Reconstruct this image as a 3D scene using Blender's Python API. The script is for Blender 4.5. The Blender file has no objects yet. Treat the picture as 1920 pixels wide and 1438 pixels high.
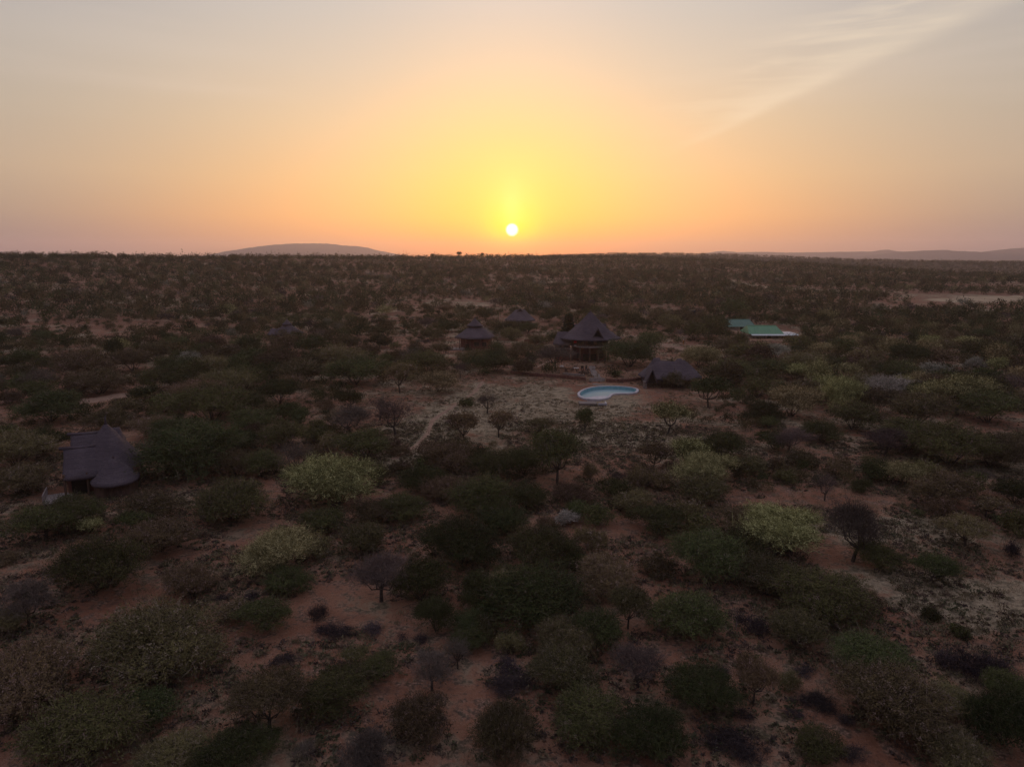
import bpy, math, random
import numpy as np
from mathutils import Vector, Matrix, noise as mnoise

SC = bpy.context.scene
COL = SC.collection
R = math.radians
# ------------------------------------------------------------------ camera
H = 28.0                 # drone height above the ground
F = 1280.0               # focal length in pixels of the 1920 px wide photograph
ROW0 = 480.0             # row of the true horizon
PITCH = math.atan((719 - ROW0) / F)
cd = bpy.data.cameras.new('camera'); cam = bpy.data.objects.new('camera', cd); COL.objects.link(cam)
cd.sensor_width = 36.0; cd.lens = 36.0 * F / 1920.0
cd.clip_start = 0.5; cd.clip_end = 30000
cam.location = (0, 0, H); cam.rotation_euler = (math.pi / 2 - PITCH, 0, 0)
SC.camera = cam
SC.view_settings.view_transform = 'Standard'; SC.view_settings.look = 'None'
SC.view_settings.exposure = 0.0; SC.view_settings.gamma = 1.0
SC.render.engine = 'CYCLES'
SC.cycles.max_bounces = 4; SC.cycles.diffuse_bounces = 1; SC.cycles.glossy_bounces = 2
SC.cycles.transmission_bounces = 3; SC.cycles.volume_bounces = 0
SC.cycles.use_denoising = True
SC.cycles.denoiser = 'OPENIMAGEDENOISE'; SC.cycles.denoising_prefilter = 'ACCURATE'; SC.cycles.denoising_input_passes = 'RGB_ALBEDO_NORMAL'

# ------------------------------------------------------------------ node helpers
def s2l(r, g, b, k=1.0):
    f = lambda c: (c / 255 / 12.92 if c <= 10 else ((c / 255 + .055) / 1.055) ** 2.4) * k
    return (f(r), f(g), f(b), 1)

class E:
    """a scalar socket with arithmetic"""
    def __init__(s, nt, sock): s.nt, s.s = nt, sock
    def _m(s, op, *a, clamp=False):
        n = s.nt.nodes.new('ShaderNodeMath'); n.operation = op; n.use_clamp = clamp
        for i, x in enumerate((s,) + a):
            if isinstance(x, E): s.nt.links.new(x.s, n.inputs[i])
            else: n.inputs[i].default_value = x
        return E(s.nt, n.outputs[0])
    def __add__(s, o): return s._m('ADD', o)
    __radd__ = __add__
    def __sub__(s, o): return s._m('SUBTRACT', o)
    def __mul__(s, o): return s._m('MULTIPLY', o)
    __rmul__ = __mul__
    def __truediv__(s, o): return s._m('DIVIDE', o)
    def abs(s): return s._m('ABSOLUTE')
    def sqrt(s): return s._m('SQRT')
    def sq(s): return s._m('MULTIPLY', s)
    def gauss(s): return s.sq()._m('MULTIPLY', -1.0)._m('EXPONENT')
    def mx(s, o): return s._m('MAXIMUM', o)
    def mn(s, o): return s._m('MINIMUM', o)
    def clamp(s): return s._m('ADD', 0.0, clamp=True)
    def smooth(s, a, b):
        n = s.nt.nodes.new('ShaderNodeMapRange'); n.interpolation_type = 'SMOOTHSTEP'
        s.nt.links.new(s.s, n.inputs[0]); n.inputs[1].default_value = a; n.inputs[2].default_value = b
        n.inputs[3].default_value = 0; n.inputs[4].default_value = 1
        return E(s.nt, n.outputs[0])

def mixc(nt, f, a, b, mode='MIX'):
    n = nt.nodes.new('ShaderNodeMix'); n.data_type = 'RGBA'; n.blend_type = mode; n.clamp_factor = True
    for i, x in ((0, f), (6, a), (7, b)):
        x = x.s if isinstance(x, E) else x
        if isinstance(x, bpy.types.NodeSocket): nt.links.new(x, n.inputs[i])
        else: n.inputs[i].default_value = x if i == 0 or len(x) == 4 else (*x, 1)
    return n.outputs[2]

def ramp(nt, f, stops, interp='LINEAR'):
    n = nt.nodes.new('ShaderNodeValToRGB'); cr = n.color_ramp; cr.interpolation = interp
    while len(cr.elements) < len(stops): cr.elements.new(0.5)
    for e, (p, c) in zip(cr.elements, stops):
        e.position = p; e.color = c if len(c) == 4 else (*c, 1)
    nt.links.new(f.s if isinstance(f, E) else f, n.inputs[0])
    return n.outputs[0]

def noise(nt, scale, detail=3, vec=None, rough=0.55, dist=0.0):
    n = nt.nodes.new('ShaderNodeTexNoise'); n.inputs['Scale'].default_value = scale
    n.inputs['Detail'].default_value = detail; n.inputs['Roughness'].default_value = rough
    n.inputs['Distortion'].default_value = dist
    if vec is not None: nt.links.new(vec, n.inputs['Vector'])
    return E(nt, n.outputs[0])

# ------------------------------------------------------------------ world: hazy sunrise sky
SUN_EL = 2.1
def make_world():
    w = bpy.data.worlds.new('World'); SC.world = w; w.use_nodes = True
    nt = w.node_tree; nt.nodes.clear()
    out = nt.nodes.new('ShaderNodeOutputWorld'); bg = nt.nodes.new('ShaderNodeBackground')
    nt.links.new(bg.outputs[0], out.inputs[0])
    tc = nt.nodes.new('ShaderNodeTexCoord'); sx = nt.nodes.new('ShaderNodeSeparateXYZ')
    nt.links.new(tc.outputs['Generated'], sx.inputs[0])
    x, y, z = (E(nt, sx.outputs[i]) for i in range(3))
    az = x._m('ARCTAN2', y) * (180 / math.pi)
    el = z._m('ARCSINE') * (180 / math.pi)
    fe = ((el + 4.0) / 60.0).clamp()
    def rp(pts):
        return ramp(nt, fe, [((e + 4) / 60, s2l(*c)) for e, c in pts])
    mid = rp([(-1, (252, 136, 66)), (1, (253, 148, 62)), (3, (252, 172, 76)), (5.5, (244, 181, 98)),
              (8, (239, 188, 120)), (11, (232, 193, 146)), (14, (223, 196, 166)), (19, (210, 197, 187)),
              (27, (188, 182, 186)), (40, (162, 160, 172)), (56, (160, 158, 176))])
    side = rp([(-1, (196, 134, 106)), (1, (214, 148, 102)), (3, (231, 168, 112)), (6, (225, 179, 130)),
               (10, (217, 187, 152)), (14, (207, 189, 169)), (19, (194, 188, 182)),
               (27, (180, 174, 182)), (40, (160, 158, 170)), (56, (160, 158, 176))])
    edge = rp([(-1, (122, 106, 114)), (1, (138, 120, 120)), (3, (160, 140, 127)), (6, (180, 158, 138)),
               (10, (178, 163, 147)), (14, (177, 167, 158)), (19, (164, 161, 164)),
               (27, (156, 154, 162)), (40, (156, 154, 166)), (56, (160, 158, 176))])
    back = rp([(-1, (56, 46, 54)), (3, (66, 54, 64)), (8, (80, 66, 78)), (16, (94, 82, 96)),
               (28, (116, 108, 126)), (42, (146, 142, 158)), (56, (160, 158, 176))])
    aa = az.abs()
    c = mixc(nt, aa.smooth(0, 15), mid, side)
    c = mixc(nt, aa.smooth(11, 40), c, edge)
    c = mixc(nt, aa.smooth(36, 95), c, back)
    # a little real atmospheric scattering on top (the Sky Texture, sun disc off)
    sky = nt.nodes.new('ShaderNodeTexSky'); sky.sky_type = 'NISHITA'; sky.sun_disc = False
    sky.sun_elevation = R(SUN_EL); sky.sun_rotation = 0.0; sky.dust_density = 3.0; sky.air_density = 1.0
    # uneven high veil and the long thin streak of cirrus
    mp = nt.nodes.new('ShaderNodeMapping'); nt.links.new(tc.outputs['Generated'], mp.inputs[0])
    mp.inputs['Rotation'].default_value = (0, R(24), 0); mp.inputs['Scale'].default_value = (1.2, 1.2, 14)
    veil = noise(nt, 1.3, 4, mp.outputs[0], 0.5, 0.4)
    fine = noise(nt, 5.0, 4, mp.outputs[0], 0.55, 0.3)
    edge_l = az * 0.4873 + az.sq() * -0.00255 + 2.05 + (veil - 0.5) * 0.9
    dlt = el - edge_l
    wid = (az - 10.0).mx(0.5) * 0.085 + 0.25
    band = (dlt / wid).smooth(-0.35, 0.40) * ((dlt / wid).smooth(0.05, 2.4)._m('MULTIPLY', -1.0) + 1.0)
    band = band * az.smooth(11, 19) * (az.smooth(52, 70)._m('MULTIPLY', -1.0) + 1.0)
    band = band * (fine * 0.7 + 0.45)
    band2 = ((dlt - 3.0) / 2.4).gauss() * az.smooth(8, 22) * (az.smooth(50, 70)._m('MULTIPLY', -1.0) + 1.0) * fine.smooth(0.4, 0.7)
    c = mixc(nt, (band * 0.34 + band2 * 0.30).clamp(), c, s2l(244, 224, 196))
    c = mixc(nt, (veil.smooth(0.45, 0.75) * el.smooth(4, 12) * 0.10), c, s2l(236, 218, 205))
    # glow of the sun through the dust, and its disc
    e0 = el - SUN_EL
    ca = az
    r = (ca.sq() + e0.sq()).sqrt()
    up = (ca / (e0.mx(0.0) * 0.14 + 1.9)).gauss() * (e0.smooth(-1.6, 2.6)) * (e0.smooth(1.0, 8.0)._m('MULTIPLY', -1.0) + 1.0)
    c = mixc(nt, ((r / 3.4).gauss() * 0.30).clamp(), c, s2l(255, 214, 96))
    c = mixc(nt, (up * 0.31).clamp(), c, s2l(255, 232, 136))
    ring = (r / 1.9).gauss() * e0.smooth(-2.0, 0.3)
    c = mixc(nt, (ring * 0.95).clamp(), c, s2l(255, 232, 36))
    up2 = (ca / 0.8).gauss() * e0.smooth(0.2, 0.9) * (e0.smooth(1.2, 5)._m('MULTIPLY', -1.0) + 1.0)
    c = mixc(nt, (up2 * 0.22).clamp(), c, s2l(255, 242, 170))
    disc = (r.smooth(0.30, 0.60)._m('MULTIPLY', -1.0) + 1.0)
    c = mixc(nt, disc, c, (1.9, 1.8, 1.5, 1))
    m2 = nt.nodes.new('ShaderNodeMix'); m2.data_type = 'RGBA'; m2.blend_type = 'ADD'; m2.inputs[0].default_value = 0.03
    nt.links.new(c, m2.inputs[6]); nt.links.new(sky.outputs[0], m2.inputs[7])
    # the haze box takes some light out of the lowest sky: the sky itself is that much brighter
    mul = nt.nodes.new('ShaderNodeVectorMath'); mul.operation = 'SCALE'; nt.links.new((((z.mx(0.009)._m('POWER', -1.0) * 0.0200).mn(1.1)) * 0.44)._m('EXPONENT').s, mul.inputs[3])
    nt.links.new(m2.outputs[2], mul.inputs[0]); nt.links.new(mul.outputs[0], bg.inputs[0])
    bg.inputs[1].default_value = 1.0
    w.cycles.sampling_method = 'MANUAL'; w.cycles.sample_map_resolution = 1024
make_world()

sd = bpy.data.lights.new('sun', 'SUN'); sun = bpy.data.objects.new('sun', sd); COL.objects.link(sun)
sd.energy = 1.3; sd.angle = R(0.6); sd.color = (1.0, 0.52, 0.24)
sun.rotation_euler = Vector((0, math.cos(R(SUN_EL)), math.sin(R(SUN_EL)))).to_track_quat('Z', 'Y').to_euler()

# ------------------------------------------------------------------ terrain
def ray(u, v):
    cx, cy = (u - 960) / F, (719 - v) / F
    cp, sp = math.cos(PITCH), math.sin(PITCH)
    d = np.array([cx, cp + cy * sp, -sp + cy * cp]); return d / np.linalg.norm(d)

_us = [-900, 0, 400, 800, 1150, 1350, 1500, 1600, 1750, 1920, 2800]
_c1 = [487, 485, 486, 485, 484, 491, 498, 505, 514, 524, 530]
_r1 = [650, 640, 720, 880, 980, 980, 930, 880, 820, 760, 700]
_c2 = [492, 492, 492, 492, 477, 479, 485, 489, 492, 494, 496]
def _tan(u, v): d = ray(u, v); return d[2] / math.hypot(d[0], d[1])
_azs = np.array([math.atan2(*ray(u, 480)[:2]) for u in _us])
_t1 = np.array([_tan(u, v) for u, v in zip(_us, _c1)])
_t2 = np.array([_tan(u, v) for u, v in zip(_us, _c2)])
R0 = 270.0
def _wob(x, y):
    return (np.sin(x / 61 + 1.3) * np.cos(y / 47) * .5 + np.sin(x / 23 - y / 31 + 2) * .25 + np.sin(x / 9.7 + y / 13) * .07)
def height(x, y):
    x = np.asarray(x, float); y = np.asarray(y, float)
    r = np.hypot(x, y); az = np.arctan2(x, y)
    a = np.clip(az, _azs[0], _azs[-1])
    t1 = np.interp(a, _azs, _t1); rr = np.interp(a, _azs, _r1); t2 = np.interp(a, _azs, _t2)
    zc = H + rr * t1; zc2 = H + 1750 * t2
    t = np.clip((r - R0) / (rr - R0), 0, 1)
    z1 = zc * (t ** 1.15) * (1 - .0 * t)
    sm = lambda q: q * q * (3 - 2 * q)
    dip = zc - 16
    q = sm(np.clip((r - rr) / 380, 0, 1)); z2 = zc + (dip - zc) * q
    q = sm(np.clip((r - rr - 380) / (1750 - rr - 380), 0, 1)); z3 = dip + (zc2 - dip) * q
    q = sm(np.clip((r - 1750) / 1400, 0, 1)); z4 = zc2 + (-6 - zc2) * q
    z = np.where(r < rr, z1, np.where(r < rr + 380, z2, np.where(r < 1750, z3, z4)))
    back = np.clip((np.abs(az) - 1.0) / 0.6, 0, 1)
    z = z * (1 - back)
    wa = np.clip((r - 230) / 200, 0, 1) * 1.3 + .12
    return z + _wob(x, y) * wa * np.clip(2.2 - r / 1500, 0.4, 1)
def hz(x, y): return float(height(x, y))
def P(u, v, dz=0.0):
    """the ground point seen at pixel (u, v) of the photograph"""
    d = ray(u, v); t = 20.0; o = np.array([0, 0, H])
    while t < 9000:
        p = o + d * t
        if p[2] < hz(p[0], p[1]) + dz: break
        t += max(0.3, t * 0.01)
    lo, hi = t - max(0.3, t * 0.01) * 1.1, t
    for _ in range(14):
        m = (lo + hi) / 2; p = o + d * m
        if p[2] < hz(p[0], p[1]) + dz: hi = m
        else: lo = m
    p = o + d * hi
    return Vector((p[0], p[1], hz(p[0], p[1])))
def depth(p): return p[1] * math.cos(PITCH) - (p[2] - H) * math.sin(PITCH)
def spx(p): return depth(p) / F            # metres per photograph pixel there
def proj(p):
    d = depth(p); uy = p[1] * math.sin(PITCH) + (p[2] - H) * math.cos(PITCH)
    return 960 + F * p[0] / d, 719 - F * uy / d

# ------------------------------------------------------------------ materials
def mat(name):
    m = bpy.data.materials.new(name); m.use_nodes = True; nt = m.node_tree; nt.nodes.clear()
    o = nt.nodes.new('ShaderNodeOutputMaterial'); b = nt.nodes.new('ShaderNodeBsdfPrincipled')
    nt.links.new(b.outputs[0], o.inputs[0]); b.inputs['Roughness'].default_value = 0.85
    b.inputs['Specular IOR Level'].default_value = 0.15
    return m, nt, b
def objvec(nt, scale=None):
    tc = nt.nodes.new('ShaderNodeTexCoord')
    if scale is None: return tc.outputs['Object']
    mp = nt.nodes.new('ShaderNodeMapping'); mp.inputs['Scale'].default_value = scale
    nt.links.new(tc.outputs['Object'], mp.inputs[0]); return mp.outputs[0]
def bump(nt, b, h, strength, dist):
    n = nt.nodes.new('ShaderNodeBump'); n.inputs['Strength'].default_value = strength; n.inputs['Distance'].default_value = dist
    nt.links.new(h.s, n.inputs['Height']); nt.links.new(n.outputs[0], b.inputs['Normal'])
def plain(name, c1, c2, scale=2.0, rough=.8, bd=0.0, stretch=None, spec=.15):
    m, nt, b = mat(name); v = objvec(nt, stretch)
    n = noise(nt, scale, 4, v)
    nt.links.new(mixc(nt, n.smooth(.35, .65), c1, c2), b.inputs['Base Color'])
    b.inputs['Roughness'].default_value = rough; b.inputs['Specular IOR Level'].default_value = spec
    if bd: bump(nt, b, noise(nt, scale * 2.5, 4, v), .8, bd)
    return m
def attr(nt, name):
    n = nt.nodes.new('ShaderNodeAttribute'); n.attribute_name = name; return n
def leafmat(name, ca, cb, cc, var=.42):
    """ca/cb: the two leaf colours of the plant, cc: twig or blossom colour, chosen per spray by the mesh"""
    m, nt, b = mat(name)
    t = E(nt, attr(nt, 'tone').outputs['Fac'])
    oi = nt.nodes.new('ShaderNodeObjectInfo'); rnd = E(nt, oi.outputs['Random'])
    c = mixc(nt, (t * .6 + rnd * .4), ca, cb)
    c = mixc(nt, t.smooth(.86, .9), c, cc)
    hs = nt.nodes.new('ShaderNodeHueSaturation'); nt.links.new(c, hs.inputs['Color'])
    nt.links.new(((rnd * (var * 2) + (1 - var)) * (t * .8 + .68)).s, hs.inputs['Value'])
    nt.links.new(((rnd * 7.3)._m('FRACT') * .07 + .455).s, hs.inputs['Hue'])
    nt.links.new(hs.outputs[0], b.inputs['Base Color'])
    b.inputs['Roughness'].default_value = .9; b.inputs['Specular IOR Level'].default_value = .05
    return m
M = {}
M['G'] = leafmat('dark_green_leaves', (.046, .056, .022), (.092, .100, .036), (.11, .09, .065))
M['O'] = leafmat('olive_leaves', (.092, .076, .038), (.155, .127, .056), (.17, .13, .10))
M['Y'] = leafmat('pale_leaves', (.10, .096, .040), (.22, .202, .082), (.37, .34, .165), .10)
M['W'] = leafmat('grey_leaves', (.15, .15, .11), (.25, .24, .18), (.29, .27, .22), .15)
M['B'] = leafmat('bare_twigs', (.10, .078, .068), (.15, .115, .10), (.2, .16, .14), .25)
M['D'] = leafmat('dead_twigs', (.045, .035, .037), (.078, .058, .058), (.11, .085, .085), .25)
M['C'] = leafmat('conifer_needles', (.030, .048, .026), (.045, .062, .03), (.05, .05, .03), .2)
M['bark'] = plain('bark', (.055, .042, .036), (.10, .08, .066), 3, .9, .03)
M['thatch'] = None

def thatchmat():
    m, nt, b = mat('weathered_thatch'); v = objvec(nt)
    tc = nt.nodes.new('ShaderNodeTexCoord')
    n1 = noise(nt, .35, 3, v); n2 = noise(nt, 9, 4, objvec(nt, (1, 1, .25)), .7); n3 = noise(nt, 2.2, 3, objvec(nt, (.6, .6, 2.5)))
    c = mixc(nt, n1.smooth(.3, .7), (.088, .069, .084), (.138, .110, .126))
    c = mixc(nt, n2.smooth(.35, .7) * .6, c, (.06, .05, .055))
    c = mixc(nt, n3.smooth(.55, .75) * .35, c, (.19, .16, .15))
    sp = nt.nodes.new('ShaderNodeSeparateXYZ'); nt.links.new(v, sp.inputs[0])
    crs = ((E(nt, sp.outputs[2]) + n3 * .35) * 2.2)._m('FRACT')
    c = mixc(nt, crs.smooth(.82, 1.0) * .5, c, (.045, .037, .042))
    nt.links.new(c, b.inputs['Base Color']); b.inputs['Roughness'].default_value = .95
    bump(nt, b, n2 * .7 + n3, .9, .12)
    return m
M['thatch'] = thatchmat()
M['wall_red'] = plain('red_brown_plaster', (.15, .062, .05), (.20, .09, .07), .8, .9, .01)
M['wood'] = plain('dark_timber', (.09, .055, .042), (.15, .095, .07), 3, .8, .01, (1, 1, .2))
M['wood_pale'] = plain('grey_deck_boards', (.24, .20, .19), (.34, .29, .27), 3, .8, .01, (4, .3, 1))
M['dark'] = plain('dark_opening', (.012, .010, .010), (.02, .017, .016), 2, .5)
M['glass'] = plain('dark_window_glass', (.02, .02, .022), (.03, .03, .032), 1, .12, spec=.5)
M['stone'] = plain('pale_stone', (.19, .155, .14), (.27, .225, .20), 2.5, .85, .02)
M['stone_red'] = plain('red_stone', (.13, .062, .05), (.22, .11, .085), 3.0, .9, .05)
M['white'] = plain('white_paint', (.62, .60, .58), (.74, .72, .70), 2, .6)
M['coping'] = plain('pale_pool_coping', (.44, .41, .44), (.58, .55, .58), 1.5, .6)
M['poolwhite'] = plain('pool_plaster', (.50, .47, .50), (.62, .58, .60), .6, .5)
M['pooltile'] = plain('turquoise_pool_tile', (.20, .42, .48), (.26, .50, .56), 1.5, .4)
M['green_roof'] = plain('green_sheet_metal', (.085, .24, .125), (.115, .30, .155), .6, .45, .01, (6, .4, 1), .4)
M['green_roof2'] = plain('teal_sheet_metal', (.06, .15, .11), (.08, .19, .14), .6, .45, .01, (6, .4, 1), .4)
M['grey_roof'] = plain('pale_sheet_metal', (.45, .52, .52), (.58, .62, .62), .6, .3, .01, (6, .4, 1), .4)
M['red_cloth'] = plain('red_cloth', (.50, .010, .016), (.62, .02, .03), 2, .8)
M['plaster'] = plain('cream_plaster', (.42, .36, .30), (.52, .46, .38), 1, .85)
M['orange'] = plain('orange_paint', (.45, .16, .03), (.5, .2, .05), 1, .6)
M['black'] = plain('black_tank', (.02, .022, .03), (.03, .034, .045), 1, .5)

def groundmat():
    m, nt, b = mat('savanna_soil'); v = objvec(nt)
    cov = E(nt, attr(nt, 'cover').outputs['Fac']); far = E(nt, attr(nt, 'far').outputs['Fac'])
    n0 = noise(nt, .02, 4, v); n1 = noise(nt, .11, 5, v, .6); n2 = noise(nt, .7, 5, v, .65); n3 = noise(nt, 3.5, 4, v, .7); n4 = noise(nt, 11, 3, v, .7)
    soil = mixc(nt, n1.smooth(.32, .68), (.27, .120, .072), (.37, .205, .13))
    soil = mixc(nt, n2.smooth(.45, .7) * .75, soil, (.45, .29, .215))
    soil = mixc(nt, n3.smooth(.5, .72) * .65, soil, (.12, .062, .05))
    soil = mixc(nt, n4.smooth(.56, .70) * .5, soil, (.50, .37, .30))
    n5 = noise(nt, .28, 4, v, .7)
    soil = mixc(nt, n5.smooth(.52, .66) * n3.smooth(.3, .6) * .8, soil, (.11, .075, .058))
    gr = mixc(nt, n3.smooth(.3, .7), (.27, .21, .14), (.50, .40, .27))
    gr = mixc(nt, n2.smooth(.5, .7) * .7, gr, (.18, .15, .085))
    gr = mixc(nt, n4.smooth(.5, .7) * .4, gr, (.09, .08, .05))
    g = (cov + (n1 - .5) * 1.6 + (n2 - .5) * .9).smooth(.42, .72)
    c = mixc(nt, g, soil, gr)
    tuft = n2.smooth(.50, .57) * n3.smooth(.42, .54)
    c = mixc(nt, tuft * .7, c, (.075, .062, .045))
    veg = mixc(nt, noise(nt, .03, 6, v, .75).smooth(.4, .6), (.05, .05, .035), (.12, .085, .06))
    c = mixc(nt, far, c, veg)
    nt.links.new(c, b.inputs['Base Color']); b.inputs['Roughness'].default_value = .95
    b.inputs['Specular IOR Level'].default_value = .05
    bump(nt, b, n2 * 1.0 + n3 * .45 + n4 * .18, .9, .5)
    return m
M['soil'] = groundmat()
M['dirt'] = plain('trodden_dirt', (.25, .155, .11), (.36, .24, .17), 1.2, .95, .03)
M['hill'] = plain('haze_tinted_hill_scrub', (.045, .055, .075), (.07, .08, .105), .02, .95)  # hill scrub tinted blue: distance haze painted into the base colour
M['sand'] = plain('pale_dry_ground', (.34, .25, .16), (.46, .35, .23), .08, .95)

# ------------------------------------------------------------------ mesh helpers
def link(name, me, parent=None, kind=None):
    o = bpy.data.objects.new(name, me); COL.objects.link(o)
    if parent is not None: o.parent = parent
    if kind: o['kind'] = kind
    return o
def tag(o, label, cat, group=None):
    o['label'] = label; o['category'] = cat
    if group: o['group'] = group
    return o
def empty(name, loc, label, cat, group=None, rz=0):
    o = bpy.data.objects.new(name, None); COL.objects.link(o); o.location = loc; o.rotation_euler = (0, 0, rz)
    o.empty_display_size = .3
    return tag(o, label, cat, group)
def npmesh(name, V, Q, mats, mi=None, tone=None, smooth=False, cols=None):
    me = bpy.data.meshes.new(name); V = np.asarray(V, np.float32); Q = np.asarray(Q, np.int32); k = Q.shape[1]
    me.vertices.add(len(V)); me.vertices.foreach_set('co', V.ravel())
    me.loops.add(Q.size); me.loops.foreach_set('vertex_index', Q.ravel())
    me.polygons.add(len(Q)); me.polygons.foreach_set('loop_start', np.arange(0, Q.size, k, dtype=np.int32))
    me.polygons.foreach_set('loop_total', np.full(len(Q), k, np.int32))
    for m in mats: me.materials.append(m)
    if mi is not None: me.polygons.foreach_set('material_index', np.asarray(mi, np.int32))
    me.polygons.foreach_set('use_smooth', np.full(len(Q), smooth))
    if tone is not None:
        a = me.attributes.new('tone', 'FLOAT', 'FACE'); a.data.foreach_set('value', np.asarray(tone, np.float32))
    if cols is not None:
        a = me.attributes.new('tint', 'FLOAT_COLOR', 'FACE'); a.data.foreach_set('color', np.asarray(cols, np.float32).ravel())
    me.update(); return me

class MB:
    """collects simple solids, builds ONE mesh"""
    def __init__(s): s.v, s.f = [], []
    def add(s, vs, fs):
        n = len(s.v); s.v += [tuple(map(float, p)) for p in vs]; s.f += [tuple(i + n for i in f) for f in fs]; return s
    def box(s, x0, x1, y0, y1, z0, z1):
        return s.add([(x, y, z) for z in (z0, z1) for y in (y0, y1) for x in (x0, x1)],
                     [(0, 2, 3, 1), (4, 5, 7, 6), (0, 1, 5, 4), (2, 6, 7, 3), (0, 4, 6, 2), (1, 3, 7, 5)])
    def tube(s, pts, rad, n=6):
        pts = [Vector(p) for p in pts]; rad = rad if hasattr(rad, '__len__') else [rad] * len(pts); vs = []; fs = []
        for i, p in enumerate(pts):
            d = (pts[min(i + 1, len(pts) - 1)] - pts[max(i - 1, 0)]).normalized()
            a = d.orthogonal().normalized(); b = d.cross(a)
            vs += [p + (a * math.cos(2 * math.pi * k / n) + b * math.sin(2 * math.pi * k / n)) * rad[i] for k in range(n)]
        for i in range(len(pts) - 1):
            fs += [(i * n + k, i * n + (k + 1) % n, (i + 1) * n + (k + 1) % n, (i + 1) * n + k) for k in range(n)]
        fs += [tuple(range(n))[::-1], tuple((len(pts) - 1) * n + k for k in range(n))]
        return s.add(vs, fs)
    def prism(s, poly, z0, z1):
        n = len(poly)
        return s.add([(x, y, z0) for x, y in poly] + [(x, y, z1) for x, y in poly],
                     [tuple(range(n))[::-1], tuple(range(n, 2 * n))] + [(k, (k + 1) % n, n + (k + 1) % n, n + k) for k in range(n)])
    def build(s, name, m, parent=None, kind=None, smooth=False):
        me = bpy.data.meshes.new(name); me.from_pydata(s.v, [], s.f); me.materials.append(m)
        if smooth: me.polygons.foreach_set('use_smooth', [True] * len(me.polygons))
        me.update(); return link(name, me, parent, kind)

# ------------------------------------------------------------------ ground sheet
def inpoly_soft(x, y, cx, cy, rx, ry): return np.clip(1.25 - np.hypot((x - cx) / rx, (y - cy) / ry), 0, 1)
def seg_dist(x, y, pts):
    d = np.full(np.shape(x), 1e9)
    for a, b in zip(pts[:-1], pts[1:]):
        ax, ay, bx, by = a[0], a[1], b[0], b[1]; L = (bx - ax) ** 2 + (by - ay) ** 2
        t = np.clip(((x - ax) * (bx - ax) + (y - ay) * (by - ay)) / L, 0, 1)
        d = np.minimum(d, np.hypot(x - ax - t * (bx - ax), y - ay - t * (by - ay)))
    return d
def smooth_closed(pts, n=8):
    out = []; m = len(pts)
    for i in range(m):
        p0, p1, p2, p3 = (np.array(pts[(i + q) % m]) for q in (-1, 0, 1, 2))
        for j in range(n): t = j / n; out.append(tuple(.5 * ((2 * p1) + (p2 - p0) * t + (2 * p0 - 5 * p1 + 4 * p2 - p3) * t * t + (3 * p1 - p0 - 3 * p2 + p3) * t ** 3)))
    return out
POOL_PX = [(1083, 741), (1092, 733), (1112, 727.5), (1138, 725.5), (1165, 726.3), (1186, 728.5), (1197, 732.5), (1193, 738), (1178, 740), (1160, 740), (1148, 742), (1143, 747), (1132, 750.5), (1112, 751), (1092, 748.5)]
POOL_OUT = np.array(smooth_closed([tuple(P(u, v))[:2] for u, v in POOL_PX], 6))
print('POOL r', np.hypot(POOL_OUT[:, 0], POOL_OUT[:, 1]).min(), np.hypot(POOL_OUT[:, 0], POOL_OUT[:, 1]).max())
LAWN = [(P(u, v), rx, ry) for u, v, rx, ry in ((960, 745, 36, 30), (860, 800, 28, 26), (1040, 770, 32, 24), (1120, 810, 26, 20), (780, 860, 16, 12), (1250, 830, 26, 14), (1780, 1110, 14, 10), (1700, 1000, 14, 9), (760, 670, 20, 14))]
def build_ground():
    fine = np.linspace(-0.86, 0.86, 700); rest = np.linspace(0.86, 2 * math.pi - 0.86, 150)[1:-1]
    azs = np.concatenate([fine, rest])
    rs = np.concatenate([[0.0], np.geomspace(8, 60, 26), np.geomspace(60, 420, 210)[1:], np.arange(134.1, 172, .35), np.geomspace(420, 1200, 130)[1:], np.geomspace(1200, 9000, 60)[1:]])
    rs = np.unique(rs); A, RR = np.meshgrid(azs, rs); X = RR * np.sin(A); Y = RR * np.cos(A); Z = height(X, Y)
    n, m = len(azs), len(rs); V = np.stack([X, Y, Z], -1).reshape(-1, 3)
    i, j = np.meshgrid(np.arange(m - 1), np.arange(n), indexing='ij'); j2 = (j + 1) % n
    Q = np.stack([i * n + j, (i + 1) * n + j, (i + 1) * n + j2, i * n + j2], -1).reshape(-1, 4)
    po = POOL_OUT; near_p = np.hypot(V[:, 0] - po[:, 0].mean(), V[:, 1] - po[:, 1].mean()) < 20
    idx = np.nonzero(near_p)[0]; px, py = V[idx, 0], V[idx, 1]; ins = np.zeros(len(idx), bool)
    for a, b in zip(po, np.roll(po, -1, 0)):
        ins ^= ((a[1] > py) != (b[1] > py)) & (px < (b[0] - a[0]) * (py - a[1]) / (b[1] - a[1] + 1e-12) + a[0])
    ed = seg_dist(px, py, list(po) + [po[0]]); V[idx[ins & (ed > .35)], 2] -= 1.9        # the hole the pool is set in
    me = npmesh('ground', V, Q, [M['soil']], smooth=True)
    x, y = V[:, 0], V[:, 1]; r = np.hypot(x, y); az = np.arctan2(x, y)
    cov = .34 + .10 * np.sin(x / 31 + y / 17) + .12 * np.clip((r - 60) / 100, 0, 1)
    for (p, rx, ry) in LAWN: cov = np.maximum(cov, inpoly_soft(x, y, p[0], p[1], rx, ry) * .8)
    a = me.attributes.new('cover', 'FLOAT', 'POINT'); a.data.foreach_set('value', cov.astype(np.float32))
    far = np.clip((r - 1150) / 500, 0, .93)
    a = me.attributes.new('far', 'FLOAT', 'POINT'); a.data.foreach_set('value', far.astype(np.float32))
    return link('ground', me, None, 'structure')
build_ground()

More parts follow.
